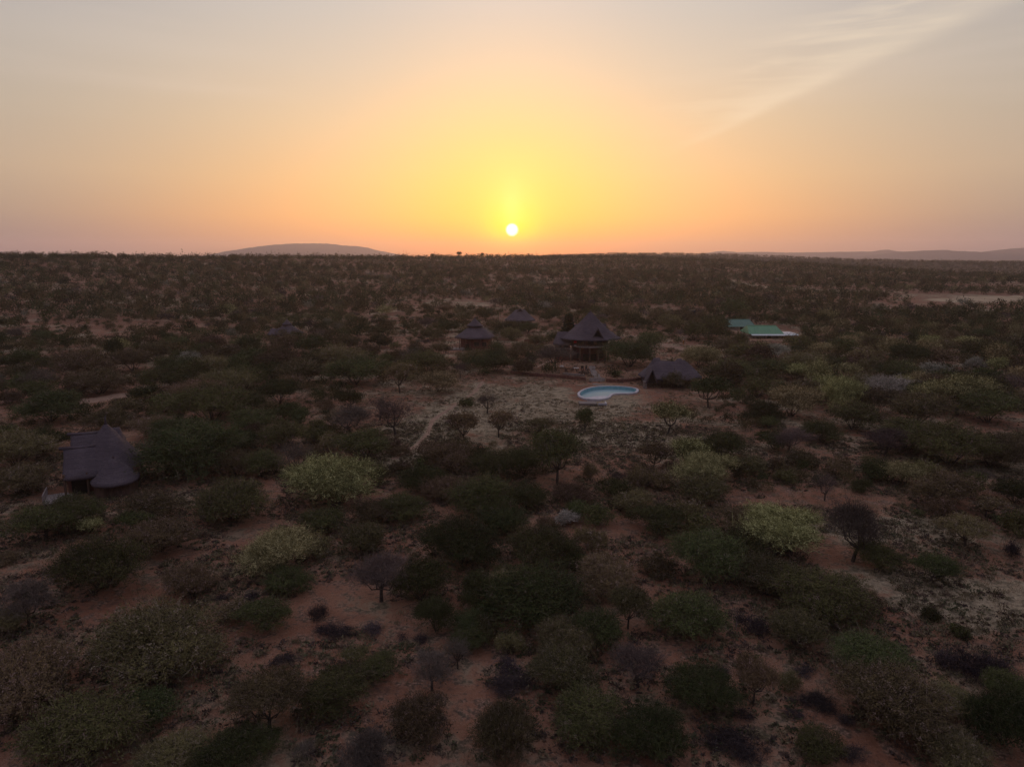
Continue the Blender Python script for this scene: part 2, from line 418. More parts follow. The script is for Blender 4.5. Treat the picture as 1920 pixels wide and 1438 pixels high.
def sheet(name, m, pts, width, lift=.05, n_sub=6):
    """a ribbon draped on the ground"""
    P3 = [Vector((p[0], p[1], 0)) for p in pts]; L = []
    for k in range(len(P3) - 1):
        p0, p1, p2, p3 = P3[max(k - 1, 0)], P3[k], P3[k + 1], P3[min(k + 2, len(P3) - 1)]
        for q in range(n_sub):
            t = q / n_sub
            L.append(.5 * ((2 * p1) + (p2 - p0) * t + (2 * p0 - 5 * p1 + 4 * p2 - p3) * t * t + (3 * p1 - p0 - 3 * p2 + p3) * t ** 3))
    L.append(P3[-1]); V, Q = [], []; rg = random.Random(len(pts)); C = 5
    for k, p in enumerate(L):
        d = (L[min(k + 1, len(L) - 1)] - L[max(k - 1, 0)]).normalized(); s = Vector((-d.y, d.x, 0))
        w = (width[0] + (width[1] - width[0]) * k / (len(L) - 1)) if hasattr(width, '__len__') else width
        w *= (.8 + .4 * rg.random()) * (.45 if k in (0, len(L) - 1) else 1)
        for c in range(C):
            q = p + s * w * (c / (C - 1) - .5); V.append((q.x, q.y, hz(q.x, q.y) + (lift if 0 < c < C - 1 else -.02)))
        if k: 
            for c in range(C - 1): a = (k - 1) * C + c; Q.append((a, a + 1, a + C + 1, a + C))
    return link(name, npmesh(name, V, Q, [m], smooth=True), None, 'structure')
TRACKS = []
def track(name, m, px, width):
    pts = [P(u, v) for u, v in px]; TRACKS.append((pts, max(width) if hasattr(width, '__len__') else width)); return sheet(name, m, pts, width)
track('footpath', M['dirt'], [(735, 862), (778, 838), (802, 812), (812, 788), (838, 770), (868, 750), (890, 735), (905, 715)], (1.1, .9))
track('dirt_path', M['dirt'], [(945, 708), (985, 698), (1020, 682), (1045, 672)], 1.0)
track('dirt_road', M['dirt'], [(1345, 668), (1300, 659), (1262, 651), (1236, 644), (1205, 634), (1180, 628)], (5.0, 3.5))
track('dirt_clearing', M['dirt'], [(150, 752), (190, 748), (240, 738)], (7, 5))
track('sand_track', M['sand'], [(1330, 521), (1372, 527), (1420, 536), (1480, 541), (1560, 545), (1640, 546), (1700, 549)], (9, 15))
track('sand_flat', M['sand'], [(1770, 566), (1830, 562), (1890, 560), (1990, 560), (2100, 562)], (30, 60))
track('sand_flat', M['sand'], [(850, 576), (885, 574), (915, 572)], (9, 6))
track('sand_flat', M['sand'], [(690, 590), (740, 583), (790, 580)], (5, 4))
track('dirt_clearing', M['dirt'], [(60, 680), (110, 668), (200, 664)], (5, 4))

# ------------------------------------------------------------------ hills beyond the plain
def hill(name, us, rows, dist, thick, seed, base_row=490):
    rg = random.Random(seed); n = 90; V, Q = [], []; m = 12
    for i in range(n + 1):
        u = us[0] + (us[-1] - us[0]) * i / n; row = float(np.interp(u, us, rows))
        d = ray(u, row); k = dist / d[1]; x = d[0] * k; zt = H + d[2] * k
        zt += (rg.random() - .5) * dist / F * 0.9
        for j in range(m + 1):
            q = (j / m) * 2 - 1; b = max(0, 1 - q * q) ** 0.8
            zb = -14
            V.append((x + q * 30 * math.sin(i), dist + q * thick * (1 if q < 0 else 1.5), zb + (zt - zb) * b + (rg.random() - .5) * 3 * b * (j not in (m // 2,))))
    for i in range(n):
        for j in range(m): a = i * (m + 1) + j; Q.append((a, a + m + 1, a + m + 2, a + 1))
    return link(name, npmesh(name, V, Q, [M['hill']]), None, 'structure')
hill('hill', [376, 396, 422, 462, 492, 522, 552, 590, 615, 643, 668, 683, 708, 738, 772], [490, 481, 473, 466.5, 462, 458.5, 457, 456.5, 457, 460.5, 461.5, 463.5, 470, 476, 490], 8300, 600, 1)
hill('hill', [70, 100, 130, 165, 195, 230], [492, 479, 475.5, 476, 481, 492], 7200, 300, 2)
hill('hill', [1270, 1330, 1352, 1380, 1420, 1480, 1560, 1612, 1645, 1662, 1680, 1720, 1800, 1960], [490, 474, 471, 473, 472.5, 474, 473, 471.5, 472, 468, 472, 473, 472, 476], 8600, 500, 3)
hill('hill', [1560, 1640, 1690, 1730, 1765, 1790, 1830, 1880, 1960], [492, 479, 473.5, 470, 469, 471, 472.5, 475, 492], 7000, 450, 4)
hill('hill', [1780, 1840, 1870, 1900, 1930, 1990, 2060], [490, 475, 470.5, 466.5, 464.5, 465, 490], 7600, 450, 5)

# ------------------------------------------------------------------ plants
def quads(c, d, n, ln, wd):
    """quads centred at c, long axis d, normal-ish n"""
    s = np.cross(d, n); s /= np.linalg.norm(s, axis=1, keepdims=True) + 1e-9
    a = d * ln[:, None] * .5; b = s * wd[:, None] * .5
    V = np.stack([c - a, c - a * .1 + b, c + a, c - a * .1 - b], 1)      # leaf-shaped rhombus
    return V.reshape(-1, 3)
def unit(v): return v / (np.linalg.norm(v, axis=-1, keepdims=True) + 1e-9)

def crown_arrays(seed, w, h, z0, sprays, leaves, leaf, twig, lobes=7, flat=.62, droop=0.0, pale=0.0, inner=.25, bare=False, up=.3):
    """a crown of sprays: each a thin twig with small leaves along it, grouped in lobes so that gaps show between"""
    rg = np.random.default_rng(seed)
    L = []
    for k in range(lobes):
        a = 2 * math.pi * (k + rg.random() * .7) / lobes; rr = (.0 if k == 0 else .38 + .24 * rg.random()) * w / 2
        sz = (.28 + .30 * rg.random()) * w / 2 * (1.25 if k == 0 else 1)
        zz = h - sz * flat - (0 if k == 0 else (rg.random() * .42 + .02) * (h - z0))
        L.append((rr * math.cos(a), rr * math.sin(a), max(zz, z0 + sz * flat * .55), sz))
    L = np.array(L); L[:, 0] += rg.normal() * .05 * w; pk = L[:, 3] ** 2 * rg.uniform(.45, 1.3, lobes); li = rg.choice(lobes, sprays, p=pk / pk.sum())
    dirs = unit(rg.normal(size=(sprays, 3)) * [1, 1, .9] + [0, 0, up]); dirs[:, 2] = np.where(dirs[:, 2] < -.5, -dirs[:, 2], dirs[:, 2])
    rad = L[li, 3] * np.where(rg.random(sprays) < inner, rg.random(sprays) * .75, .70 + .55 * rg.random(sprays) ** 1.6) * (1 + .16 * np.sin(dirs[:, 0] * 7 + li * 2) * np.sin(dirs[:, 1] * 6 + li))
    wild = rg.random(sprays) < .07; rad = np.where(wild, rad * 1.18, rad)
    c = L[li, :3] + dirs * rad[:, None] * [1, 1, flat]
    c[:, 2] = np.clip(c[:, 2], z0 * .6 + rg.random(sprays) * .4, None)
    sd = unit(dirs * 1.0 + rg.normal(size=(sprays, 3)) * .55 + [0, 0, .35 - droop])
    sl = twig * (.6 + .9 * rg.random(sprays)) * np.where(wild, 1.9, 1)
    tone = np.clip((rg.random(sprays) * .6 + .4 * rg.random(len(L))[li]) * .9, 0, .85)
    if pale: tone = np.where(rg.random(sprays) < pale, .93, tone)
    Vs, T = [], []
    tw = max(.018, leaf * .14)
    Vs.append(quads(c, sd, unit(rg.normal(size=(sprays, 3))), sl * 1.3, np.full(sprays, tw * (2.2 if bare else 1.5)))); T.append(np.full(sprays, .95) if not bare else tone)
    for q in range(leaves):
        t = rg.random(sprays) - .35
        cc = c + sd * (sl * t * 1.05)[:, None] + rg.normal(size=(sprays, 3)) * leaf * (1.6 if bare else .85)
        ld = unit(sd * (.9 if bare else .5) + rg.normal(size=(sprays, 3)) * .8)
        if bare: Vs.append(quads(cc, ld, unit(rg.normal(size=(sprays, 3))), sl * (.3 + .4 * rg.random(sprays)), np.full(sprays, tw * 1.6)))
        else: Vs.append(quads(cc, ld, unit(dirs * 1.5 + rg.normal(size=(sprays, 3)) * .55 + [0, 0, .3]), leaf * (1.0 + 1.1 * rg.random(sprays)), leaf * (.34 + .36 * rg.random(sprays))))
        T.append(np.clip(tone + rg.normal(size=sprays) * .08, 0, .85) if not pale else np.where(tone > .9, .93, np.clip(tone, 0, .8)))
    V = np.concatenate(Vs); T = np.concatenate(T); Q = np.arange(len(V)).reshape(-1, 4)
    return V, Q, T, L

def trunk_mb(seed, L, h, z0, single, r0, detail=5):
    rg = random.Random(seed); mb = MB(); fork = h * .28 if single else .15
    lean = Vector((rg.uniform(-.4, .4), rg.uniform(-.4, .4), 0)) * (1 if single else .3)
    if single: mb.tube([(0, 0, -.3), (lean.x * .4, lean.y * .4, fork * .5), (lean.x, lean.y, fork)], [r0 * 1.25, r0, r0 * .85], detail + 2)
    for (x, y, z, s) in L:
        e = Vector((x, y, z)); b = Vector((lean.x, lean.y, fork * .97)) if single else Vector((rg.uniform(-.25, .25), rg.uniform(-.25, .25), -.25))
        mid = b.lerp(e, .5) + Vector((rg.uniform(-.3, .3), rg.uniform(-.3, .3), -.12 * h if single else .05))
        mb.tube([b, mid, e], [r0 * .62, r0 * .42, r0 * .2], detail)
        for q in range(3):
            t = rg.uniform(.45, .9); p = mid.lerp(e, t); o = Vector((rg.uniform(-1, 1), rg.uniform(-1, 1), rg.uniform(.1, .9))).normalized() * s * .9
            mb.tube([p, p + o * .55 + Vector((0, 0, .1)), p + o], [r0 * .22, r0 * .15, r0 * .06], 4)
    return mb

# kind -> (width, height, crown base, params)
KP = {
 'G': dict(w=8, h=4.6, z0=.35, lobes=9, flat=.66, pale=.04, single=False, m='G', inner=.3),
 'O': dict(w=8, h=4.4, z0=.35, lobes=9, flat=.66, pale=.10, single=False, m='O', inner=.3),
 'Y': dict(w=8, h=4.8, z0=.5, lobes=8, flat=.70, pale=.25, single=False, m='Y', inner=.22),
 'W': dict(w=7, h=4.4, z0=.7, lobes=6, flat=.68, pale=.3, single=False, m='W', inner=.15),
 'T': dict(w=7.5, h=5.6, z0=2.1, lobes=8, flat=.42, pale=.08, single=True, m='O', inner=.3),
 'U': dict(w=7.5, h=5.6, z0=2.0, lobes=8, flat=.5, pale=.05, single=True, m='G', inner=.3),
 'V': dict(w=7.5, h=5.4, z0=1.8, lobes=7, flat=.5, pale=.2, single=True, m='Y', inner=.2),
 'B': dict(w=6.5, h=5.2, z0=1.5, lobes=7, flat=.55, pale=.0, single=True, m='B', bare=True),
 'D': dict(w=5, h=1.25, z0=.05, lobes=7, flat=.30, pale=.05, single=False, m='D', bare=True, inner=.5),
 'S': dict(w=4, h=2.0, z0=.1, lobes=6, flat=.6, pale=.06, single=False, m='G', inner=.4),
 'C': dict(w=4, h=7.0, z0=.5, lobes=1, flat=1, pale=0, single=True, m='C'),
}
LODS = {-1: (4300, 9, .118, .60), 0: (2000, 9, .160, .74), 1: (520, 8, .29, .9), 2: (210, 6, .44, 1.05), 3: (60, 3, .85, 1.2)}
def conifer(seed, sprays, leaf):
    rg = np.random.default_rng(seed); n = sprays * 4; t = rg.random(n) ** .8; a = rg.random(n) * 6.283
    lay = (np.sin(t * 42) * .25 + .8); r = (1 - t) * 2.0 * lay * (.5 + .5 * rg.random(n)) + .1; z = .6 + t * 6.3 - r * .15
    c = np.stack([r * np.cos(a), r * np.sin(a), z], -1); d = unit(np.stack([np.cos(a), np.sin(a), np.full(n, .35)], -1) + rg.normal(size=(n, 3)) * .3)
    V = quads(c, d, unit(rg.normal(size=(n, 3)) + [0, 0, 1]), leaf * 3 * (.6 + rg.random(n)), leaf * 1.3 * (.5 + rg.random(n)))
    return V, np.arange(len(V)).reshape(-1, 4), rg.random(n) * .8, np.array([[0, 0, 4.5, .8]])
_cache = {}
def proto(kind, lod, var):
    key = (kind, lod, var)
    if key in _cache: return _cache[key]
    k = KP[kind]; n, lv, lf, tw = LODS[lod]; sc = .75 if kind in 'SD' else 1
    seed = ord(kind) * 100 + (lod + 1) * 10 + var
    if kind == 'C': V, Q, T, L = conifer(seed, n, lf)
    else:
        bare = k.get('bare', False)
        if kind in 'YWV': n = int(n * 1.15); lf *= .85
        if kind in 'SD': n = int(n * .55); lf *= .8; tw *= .7
        if kind == 'D': lv = min(lv, 5)
        if kind == 'B': n = int(n * .5); lv = min(lv, 5); lf *= .7; tw *= 1.25
        V, Q, T, L = crown_arrays(seed, k['w'], k['h'], k['z0'], n, lv, lf, tw, k['lobes'], k['flat'], .35 if kind == 'G' and var == 2 else 0, k['pale'], k.get('inner', .15), bare)
    crown = npmesh('crown', V, Q, [M[k['m']]], tone=T)
    tr = None
    if lod <= 1:
        mb = trunk_mb(seed + 7, L, k['h'], k['z0'], k['single'], .17 if k['single'] else .10)
        me = bpy.data.meshes.new('trunk'); me.from_pydata(mb.v, [], mb.f); me.materials.append(M['bark']); me.update(); tr = me
    _cache[key] = (crown, tr); return _cache[key]

NOUN = {'G': ('thorn_bush', 'bush', 'dense dark green thorn bush'), 'O': ('thorn_bush', 'bush', 'olive brown thorn bush'),
        'Y': ('pale_bush', 'bush', 'pale yellow green bush'), 'W': ('pale_bush', 'bush', 'silvery grey bush'),
        'T': ('thorn_tree', 'tree', 'olive brown spreading thorn tree'), 'U': ('thorn_tree', 'tree', 'dark green spreading thorn tree'),
        'V': ('thorn_tree', 'tree', 'pale yellow green tree'), 'B': ('bare_tree', 'tree', 'bare purplish brown tree'),
        'D': ('dead_shrub', 'shrub', 'low dark leafless shrub'), 'S': ('low_shrub', 'shrub', 'low green shrub'),
        'C': ('conifer_tree', 'tree', 'dark pointed conifer')}
GROUPS = {'thorn_bush': 'thorn bushes on the savanna', 'pale_bush': 'pale flowering bushes on the savanna', 'thorn_tree': 'thorn trees on the savanna',
          'bare_tree': 'bare trees on the savanna', 'dead_shrub': 'dark dead shrubs on the red ground', 'low_shrub': 'low green shrubs', 'conifer_tree': None}
PLANTS = []      # (kind, point, width m, height m, u, v, wpx)
def put(kind, u, v, wpx, hpx):
    dep = math.atan2(-ray(u, v)[2], 1.0)
    vc = v if kind in 'TUVBC' else v - .5 * wpx * math.sin(dep) * .75
    p = P(u, vc); s = spx(p); w = wpx * s
    hp = hpx - (v - vc)
    h = (hp - .38 * wpx * math.sin(dep)) * s / math.cos(dep)
    lo = {'D': .16, 'S': .35, 'C': 1.2}.get(kind, .47 if kind in 'GOYW' else .5)
    h = min(max(h, lo * w), (2.2 if kind == 'C' else 1.0) * w)
    PLANTS.append([kind, p, w, h, u, v, wpx])

HAND = '''
G 66 750 58 38;O 144 750 52 32;O 187 744 92 50;G 215 676 38 40;G 57 684 32 27;G 95 799 112 48;G 82 857 98 55;O 30 885 130 72;O 30 935 110 60
O 165 718 112 38;G 272 757 62 38;O 315 760 58 38;O 420 752 100 42;G 310 778 72 32;G 400 803 140 55;O 205 812 80 50;O 290 828 82 48;G 330 843 100 46
G 355 908 185 85;O 445 902 84 62;G 140 1003 120 44;O 290 988 110 58;G 435 990 140 88;O 540 662 62 34;G 587 665 60 38;O 525 708 88 50;G 500 718 70 40
O 640 698 92 50;G 668 728 104 52;O 570 725 92 36;G 525 764 84 54;T 750 737 62 54;G 800 702 78 28;Y 822 740 74 46;T 828 678 44 34;B 863 710 26 36
G 928 702 74 44;O 885 688 48 34;O 778 662 34 18;G 741 656 24 14;O 610 777 40 30;U 658 768 58 38;B 712 788 50 42;B 742 817 72 62;G 542 795 62 42
G 530 850 92 66;B 658 814 96 50;U 680 874 96 70;B 559 897 66 68;G 495 900 80 60;Y 640 958 164 94;B 914 775 44 34;T 871 830 64 56;T 935 820 48 48
S 875 765 30 20;O 752 860 38 24;S 797 888 34 34;O 752 895 50 30;O 850 895 104 60;G 920 905 92 64;G 905 985 130 100;G 712 910 44 38;C 1066 632 30 42
B 1042 694 76 48;O 970 678 44 34;S 997 680 22 20;G 1180 694 104 60;S 1155 707 26 12;Y 1312 694 74 46;U 1328 764 70 58;O 1262 730 52 34;G 1380 724 84 50
V 1252 814 64 60;U 1097 812 40 48;T 1012 816 54 24;U 1045 908 116 104;G 985 900 76 64;T 1223 882 60 52;V 1290 882 70 62;Y 1330 930 124 80;G 1355 864 78 58
O 1255 892 44 30;D 1160 903 34 18;G 1150 935 64 38;O 1410 898 64 34;O 1310 955 100 56;O 1075 953 74 48;G 985 965 84 64;Y 1480 788 88 66;Y 1580 778 82 70
Y 1592 715 48 34;W 1672 758 88 50;W 1750 718 64 38;V 1795 778 112 74;Y 1718 728 38 32;W 1828 703 38 32;Y 1872 708 48 36;Y 1908 735 48 46;O 1490 710 92 50
W 1455 674 44 28;G 1550 704 64 40;Y 1690 918 84 56;G 1635 908 64 48;O 1755 965 110 84;B 1660 852 92 42;G 1780 884 150 80;O 1860 884 120 64;B 1478 847 74 48
B 1546 938 46 54;B 1838 917 44 40;G 1600 814 104 38;O 1720 804 112 40;O 1775 644 48 24;Y 1745 656 48 20;Y 1805 655 44 22;G 1430 800 76 44;G 1540 836 80 40
U 85 1014 114 58;Y 170 1005 54 40;G 195 1124 156 126;U 258 998 64 44;O 300 1050 124 84;Y 525 1090 142 106;O 358 1128 94 76;B 55 1174 96 90;O 12 1200 80 60
O 290 1298 224 150;O 68 1352 190 120;G 170 1450 210 115;T 505 1368 144 108;G 620 1354 134 100;G 500 1198 104 54;O 445 1172 70 40;D 415 1130 38 16
D 470 1127 40 16;G 535 1124 92 40;D 598 1163 44 32;D 525 1252 50 22;S 510 1402 46 32;B 575 1420 50 34;D 610 1194 56 26;G 275 1374 110 56
O 680 1044 94 76;B 715 1128 104 94;G 790 1144 114 98;G 870 1080 154 116;G 1020 1084 134 104;W 1063 990 50 30;O 1105 1040 60 56;G 1000 1196 196 120
O 1130 1136 124 96;T 1177 1178 84 80;G 1265 1200 116 86;G 915 1168 66 46;G 880 1228 74 40;B 858 1253 54 62;B 810 1294 84 74;D 700 1193 56 26;D 757 1203 34 18
D 790 1208 40 20;G 705 1279 74 54;O 1055 1256 124 66;D 958 1265 66 22;D 960 1308 86 34;D 975 1288 60 22;B 1197 1288 94 84;O 1062 1316 134 84;O 785 1394 114 94
O 935 1436 134 124;G 1100 1408 144 114;G 1225 1440 144 124;B 690 1450 120 70;Y 1480 1056 156 106;B 1598 1052 114 112;G 1650 1074 84 58;G 1330 1106 136 116
O 1450 1130 124 76;G 1300 1210 116 100;G 1540 1185 164 96;O 1490 1226 114 66;O 1620 1155 74 48;U 1745 1094 74 58;T 1810 1024 94 56;G 1912 1016 66 64
S 1740 1168 40 28;S 1800 1204 42 32;D 1350 1275 54 28;T 1412 1318 80 88;D 1510 1272 50 22;G 1630 1295 144 86;D 1675 1243 64 38;D 1770 1258 54 38;D 1840 1278 104 62
D 1410 1193 64 42;G 1315 1350 134 94;D 1530 1338 76 32;D 1390 1353 44 26;D 1485 1348 40 20;D 1585 1363 44 24;O 1680 1408 205 144;O 1780 1344 84 44
G 1880 1418 144 134;G 1530 1436 94 74;D 1370 1430 114 60;D 1600 1434 60 34;D 1893 1048 40 30;G 440 1460 130 80;O 330 1460 120 60;O 1790 1462 120 70
G 380 876 90 50;G 470 820 90 44;G 440 855 80 40;O 590 870 50 34;G 600 835 56 34;G 790 930 90 48;O 830 945 80 44;G 760 985 90 54;O 700 990 80 46
G 610 1010 90 54;O 590 1050 70 40;G 1230 1010 100 66;O 1390 1010 90 56;G 1400 1065 100 60;O 1230 1085 70 46;G 950 1010 90 60;O 1190 970 70 42
G 1450 850 70 40;O 1500 880 60 36;G 1700 850 110 50;O 1640 780 90 44;G 1740 770 90 48;O 1550 760 60 40;G 1850 800 110 56;O 1900 860 90 56;G 1900 950 80 54
G 1680 720 76 42;O 1640 740 70 40;G 1780 730 70 38;O 1500 750 66 36;G 1420 750 70 40;O 1350 720 70 40;G 1440 715 74 42;O 1620 690 72 40;G 1700 690 76 40
G 1570 670 66 34;O 1640 660 60 32;G 1500 665 66 34;O 1760 690 66 36;G 1820 675 66 34;O 1880 670 70 36;G 1400 680 70 40;O 1360 665 56 34;G 1300 640 60 36
G 1330 636 56 40;O 1260 622 56 32;G 1215 655 56 34;O 1280 610 50 28;G 1340 622 48 32;G 1370 600 56 38;O 1240 606 44 26;G 1400 594 60 36
G 20 830 60 34;O 20 760 50 30;G 100 700 60 30;O 40 715 60 30;O 250 700 80 34;G 330 715 84 40;O 400 712 80 36;G 460 735 84 42;O 370 765 90 40;G 450 780 84 40
O 240 790 70 36;G 480 690 70 34;O 420 685 70 30;G 350 690 64 28;O 290 680 64 26;G 600 690 66 36;O 690 680 60 32;G 710 655 50 26;O 650 660 54 28
G 470 660 56 28;O 400 660 56 26;G 330 658 50 24;O 130 690 54 24;G 20 690 44 24;O 700 700 50 30;D 470 1150 50 22;D 640 1200 60 26;D 330 1215 40 18
O 20 1060 40 24;S 40 1120 30 18;O 960 640 44 26;G 930 665 36 24;O 1010 650 40 24;G 990 625 40 22;O 960 625 42 22;G 840 625 44 26;O 810 640 46 26;G 905 678 40 22
G 1040 640 26 16;O 1012 665 30 20;O 790 670 40 22;O 1150 600 46 26;G 1180 615 46 28;O 1090 588 44 24;G 1030 605 44 24;O 870 605 40 22;G 910 600 42 22
'''
for item in HAND.replace('\n', ';').split(';'):
    if item.strip():
        k, a, b, c, d = item.split(); put(k, float(a), float(b), float(c), float(d))

# places that stay open: (u, v, half-width px, half-height px) in the photograph, turned into ground discs
OPEN = [(P(u, v), r) for u, v, r in ((960, 745, 24), (1010, 730, 16), (880, 735, 10), (1140, 740, 17), (1160, 775, 12), (1220, 760, 12), (1100, 690, 13), (1130, 670, 11), (1105, 690, 15), (1437, 640, 11), (1445, 652, 9), (1395, 630, 9), (1255, 705, 13), (889, 650, 13),
        (972, 605, 14), (538, 630, 12), (1410, 622, 17), (1450, 628, 14), (200, 880, 11), (200, 930, 6), (800, 800, 13), (850, 760, 13), (1100, 800, 17), (1180, 830, 18), (1000, 775, 16), (1060, 780, 15), (1000, 800, 13), (1250, 850, 11), (900, 800, 11), (700, 780, 8), (1420, 850, 9), (1400, 960, 7), (1560, 960, 8), (1750, 1050, 9), (1800, 1150, 9), (1270, 655, 8), (760, 660, 12), (800, 800, 8), (560, 930, 6), (210, 748, 9), (120, 672, 12))]
def blocked(x, y, rad):
    for p, r in OPEN:
        if (x - p.x) ** 2 + (y - p.y) ** 2 < (r + rad * .3) ** 2: return True
    return False
def dens(x, y):
    """how closed the scrub is there, 0..1"""
    n = mnoise.noise(Vector((x / 75, y / 60, 3.1))) + .55 * mnoise.noise(Vector((x / 26, y / 20, 7.7)))
    return n
rnd = random.Random(11)
cells = {}
def near(x, y, rad, gap):
    cx, cy = int(x // 8), int(y // 8)
    for i in range(-2, 3):
        for j in range(-2, 3):
            for (a, b, r) in cells.get((cx + i, cy + j), ()):
                if (a - x) ** 2 + (b - y) ** 2 < ((r + rad) * gap) ** 2: return True
    return False
def occupy(x, y, rad): cells.setdefault((int(x // 8), int(y // 8)), []).append((x, y, rad))
for k, p, w, h, *_ in PLANTS:
    occupy(p.x, p.y, w / 2)
    if k in 'YWV': occupy(p.x * (1 - 5 / p.length), p.y * (1 - 5 / p.length), w * .75)      # nothing tall close in front of the pale ones
SEEDS = []
def scatter(r0, r1, n, azlim=.72, gap=.55, thr=-.22, wr=(3.5, 8.5)):
    for _ in range(n):
        r = math.sqrt(rnd.uniform(r0 * r0, r1 * r1)); az = rnd.uniform(-azlim, azlim); x, y = r * math.sin(az), r * math.cos(az)
        w = rnd.uniform(*wr)
        d = dens(x, y)
        u, v = proj((x, y, hz(x, y)))
        sand = False
        for pts, tw in TRACKS:
            if tw > 3:
                dd = float(seg_dist(np.array(x), np.array(y), pts))
                if dd < tw * .45 + w * .2: sand = True; break
        if sand: continue
        if u > 1650 and 535 < v < 590: d -= .28       # the open flats on the right
        if 640 < u < 940 and 560 < v < 600: d -= .15
        if v < 515: d += .35
        if u > 1250 and 590 < v < 700: d += .35
        if d < thr or blocked(x, y, w / 2) or near(x, y, w / 2, gap): continue
        occupy(x, y, w / 2)
        q = rnd.random()
        if r0 < 100: q *= .85
        k = 'Y' if (u > 1380 and 600 < v < 800 and rnd.random() < .16) else 'G' if q < .40 else 'O' if q < .80 else 'T' if q < .86 else 'U' if q < .90 else 'B' if q < .94 and r < 420 else 'Y' if q < .975 else 'W'
        SEEDS.append((k, x, y, w, w * rnd.uniform(.52, .80) if k in 'GOYW' else w * rnd.uniform(.5, .68)))
scatter(44, 150, 1700, gap=.60, thr=.04, wr=(1.3, 4.0))
scatter(150, 300, 7000, gap=.74, thr=-.05, wr=(3, 7.5))
scatter(300, 420, 5000, gap=.72, thr=-.20, wr=(3.0, 8))
scatter(420, 1080, 21000, gap=.62, thr=-.30, wr=(3.0, 7.5))
scatter(150, 420, 5000, gap=.72, thr=-.62, wr=(1.4, 3.6))
scatter(420, 900, 6000, gap=.72, thr=-.62, wr=(1.6, 4.0))
# the largest of the scattered ones become things of their own
def keyf(s): x, y = s[1], s[2]; return s[3] / math.hypot(x, y)
def inview(x, y):
    u, v = proj((x, y, hz(x, y) + 2)); return -20 < u < 1940 and v < 1450
cand = sorted([s for s in SEEDS if inview(s[1], s[2]) and s[0] in 'GO'], key=keyf, reverse=True)
n_go = sum(1 for q in PLANTS if q[0] in 'GO')
take = set(id(s) for s in cand[:max(0, 300 - n_go)])
other = sorted([s for s in SEEDS if inview(s[1], s[2]) and s[0] in 'TUBYW' and math.hypot(s[1], s[2]) < 330], key=keyf, reverse=True)[:60]
take |= set(id(s) for s in other)
REST = []
for s in SEEDS:
    if id(s) in take:
        k, x, y, w, h = s; z = hz(x, y); u, v = proj((x, y, z)); PLANTS.append([k, Vector((x, y, z)), w, h, u, v, w / spx((x, y, z))])
    else: REST.append(s)

# labels: what it looks like, then where it stands next to something one can find
MARKS = [(1140, 737, 'kidney-shaped pool'), (1107, 640, 'two-storey thatched lodge'), (1255, 700, 'thatched pool pavilion'), (889, 630, 'thatched hut with a capped roof'),
         (972, 600, 'half-hidden thatched hut'), (538, 618, 'small far thatched hut'), (200, 870, 'large thatched house'), (1437, 622, 'green metal roof'),
         (640, 910, 'big round pale bush'), (1330, 890, 'bright pale bush below the pool'), (1480, 1000, 'straggly pale bush'), (525, 1035, 'yellowish brown bush'),
         (1045, 850, 'tall dark tree below the pool'), (0, 1438, 'bottom left corner'), (1920, 1438, 'bottom right corner'), (960, 1438, 'middle of the bottom edge'),
         (500, 1310, 'twisted thorn tree near the bottom'), (0, 1100, 'left edge at lower height'), (1920, 1100, 'right edge at lower height'), (1920, 700, 'right edge at pool height'),
         (0, 640, 'left edge at lodge height'), (1690, 890, 'flat pale bush on the right'), (1412, 1270, 'slim thorn tree at lower right'), (860, 480, 'umbrella trees on the skyline'),
         (1480, 755, 'domed pale bush'), (806, 800, 'pale footpath'), (1600, 543, 'long sandy strip')]
ORD = ['nearest', 'second', 'third', 'fourth', 'fifth', 'sixth', 'seventh', 'eighth', 'ninth', 'tenth', 'eleventh', 'twelfth', 'thirteenth', 'fourteenth', 'fifteenth', 'sixteenth', 'seventeenth', 'eighteenth', 'nineteenth', 'twentieth']
SPECIAL = {(640, 958): 'big round pale yellow green bush with feathery edge', (1330, 930): 'bright pale yellow green bush downhill from the swimming pool', (1480, 1056): 'large straggly pale bush in front of an arching dark tree',
           (1598, 1052): 'arching leafless dark tree beside a large straggly pale bush', (525, 1090): 'yellowish brown domed bush above the bare red ground', (1065, 628): 'dark pointed conifer just left of the two-storey lodge roof',
           (1045, 908): 'tall dark thorn tree with gaps in its crown downhill from the pool', (505, 1368): 'twisted thorn tree with curved trunk on bare red ground', (1412, 1318): 'slim round-crowned thorn tree among low dark shrubs',
           (1480, 788): 'domed pale bush right of the pool pavilion and lowest there', (1690, 918): 'flat-topped pale bush standing over dark undergrowth on the right', (1252, 814): 'small pale round tree with thin trunk just below the pool terrace',
           (1042, 694): 'grey brown spreading tree in front of the two-storey lodge', (1097, 812): 'leaning small green tree directly below the pool', (55, 1174): 'dark bare tree on red ground at the left edge'}
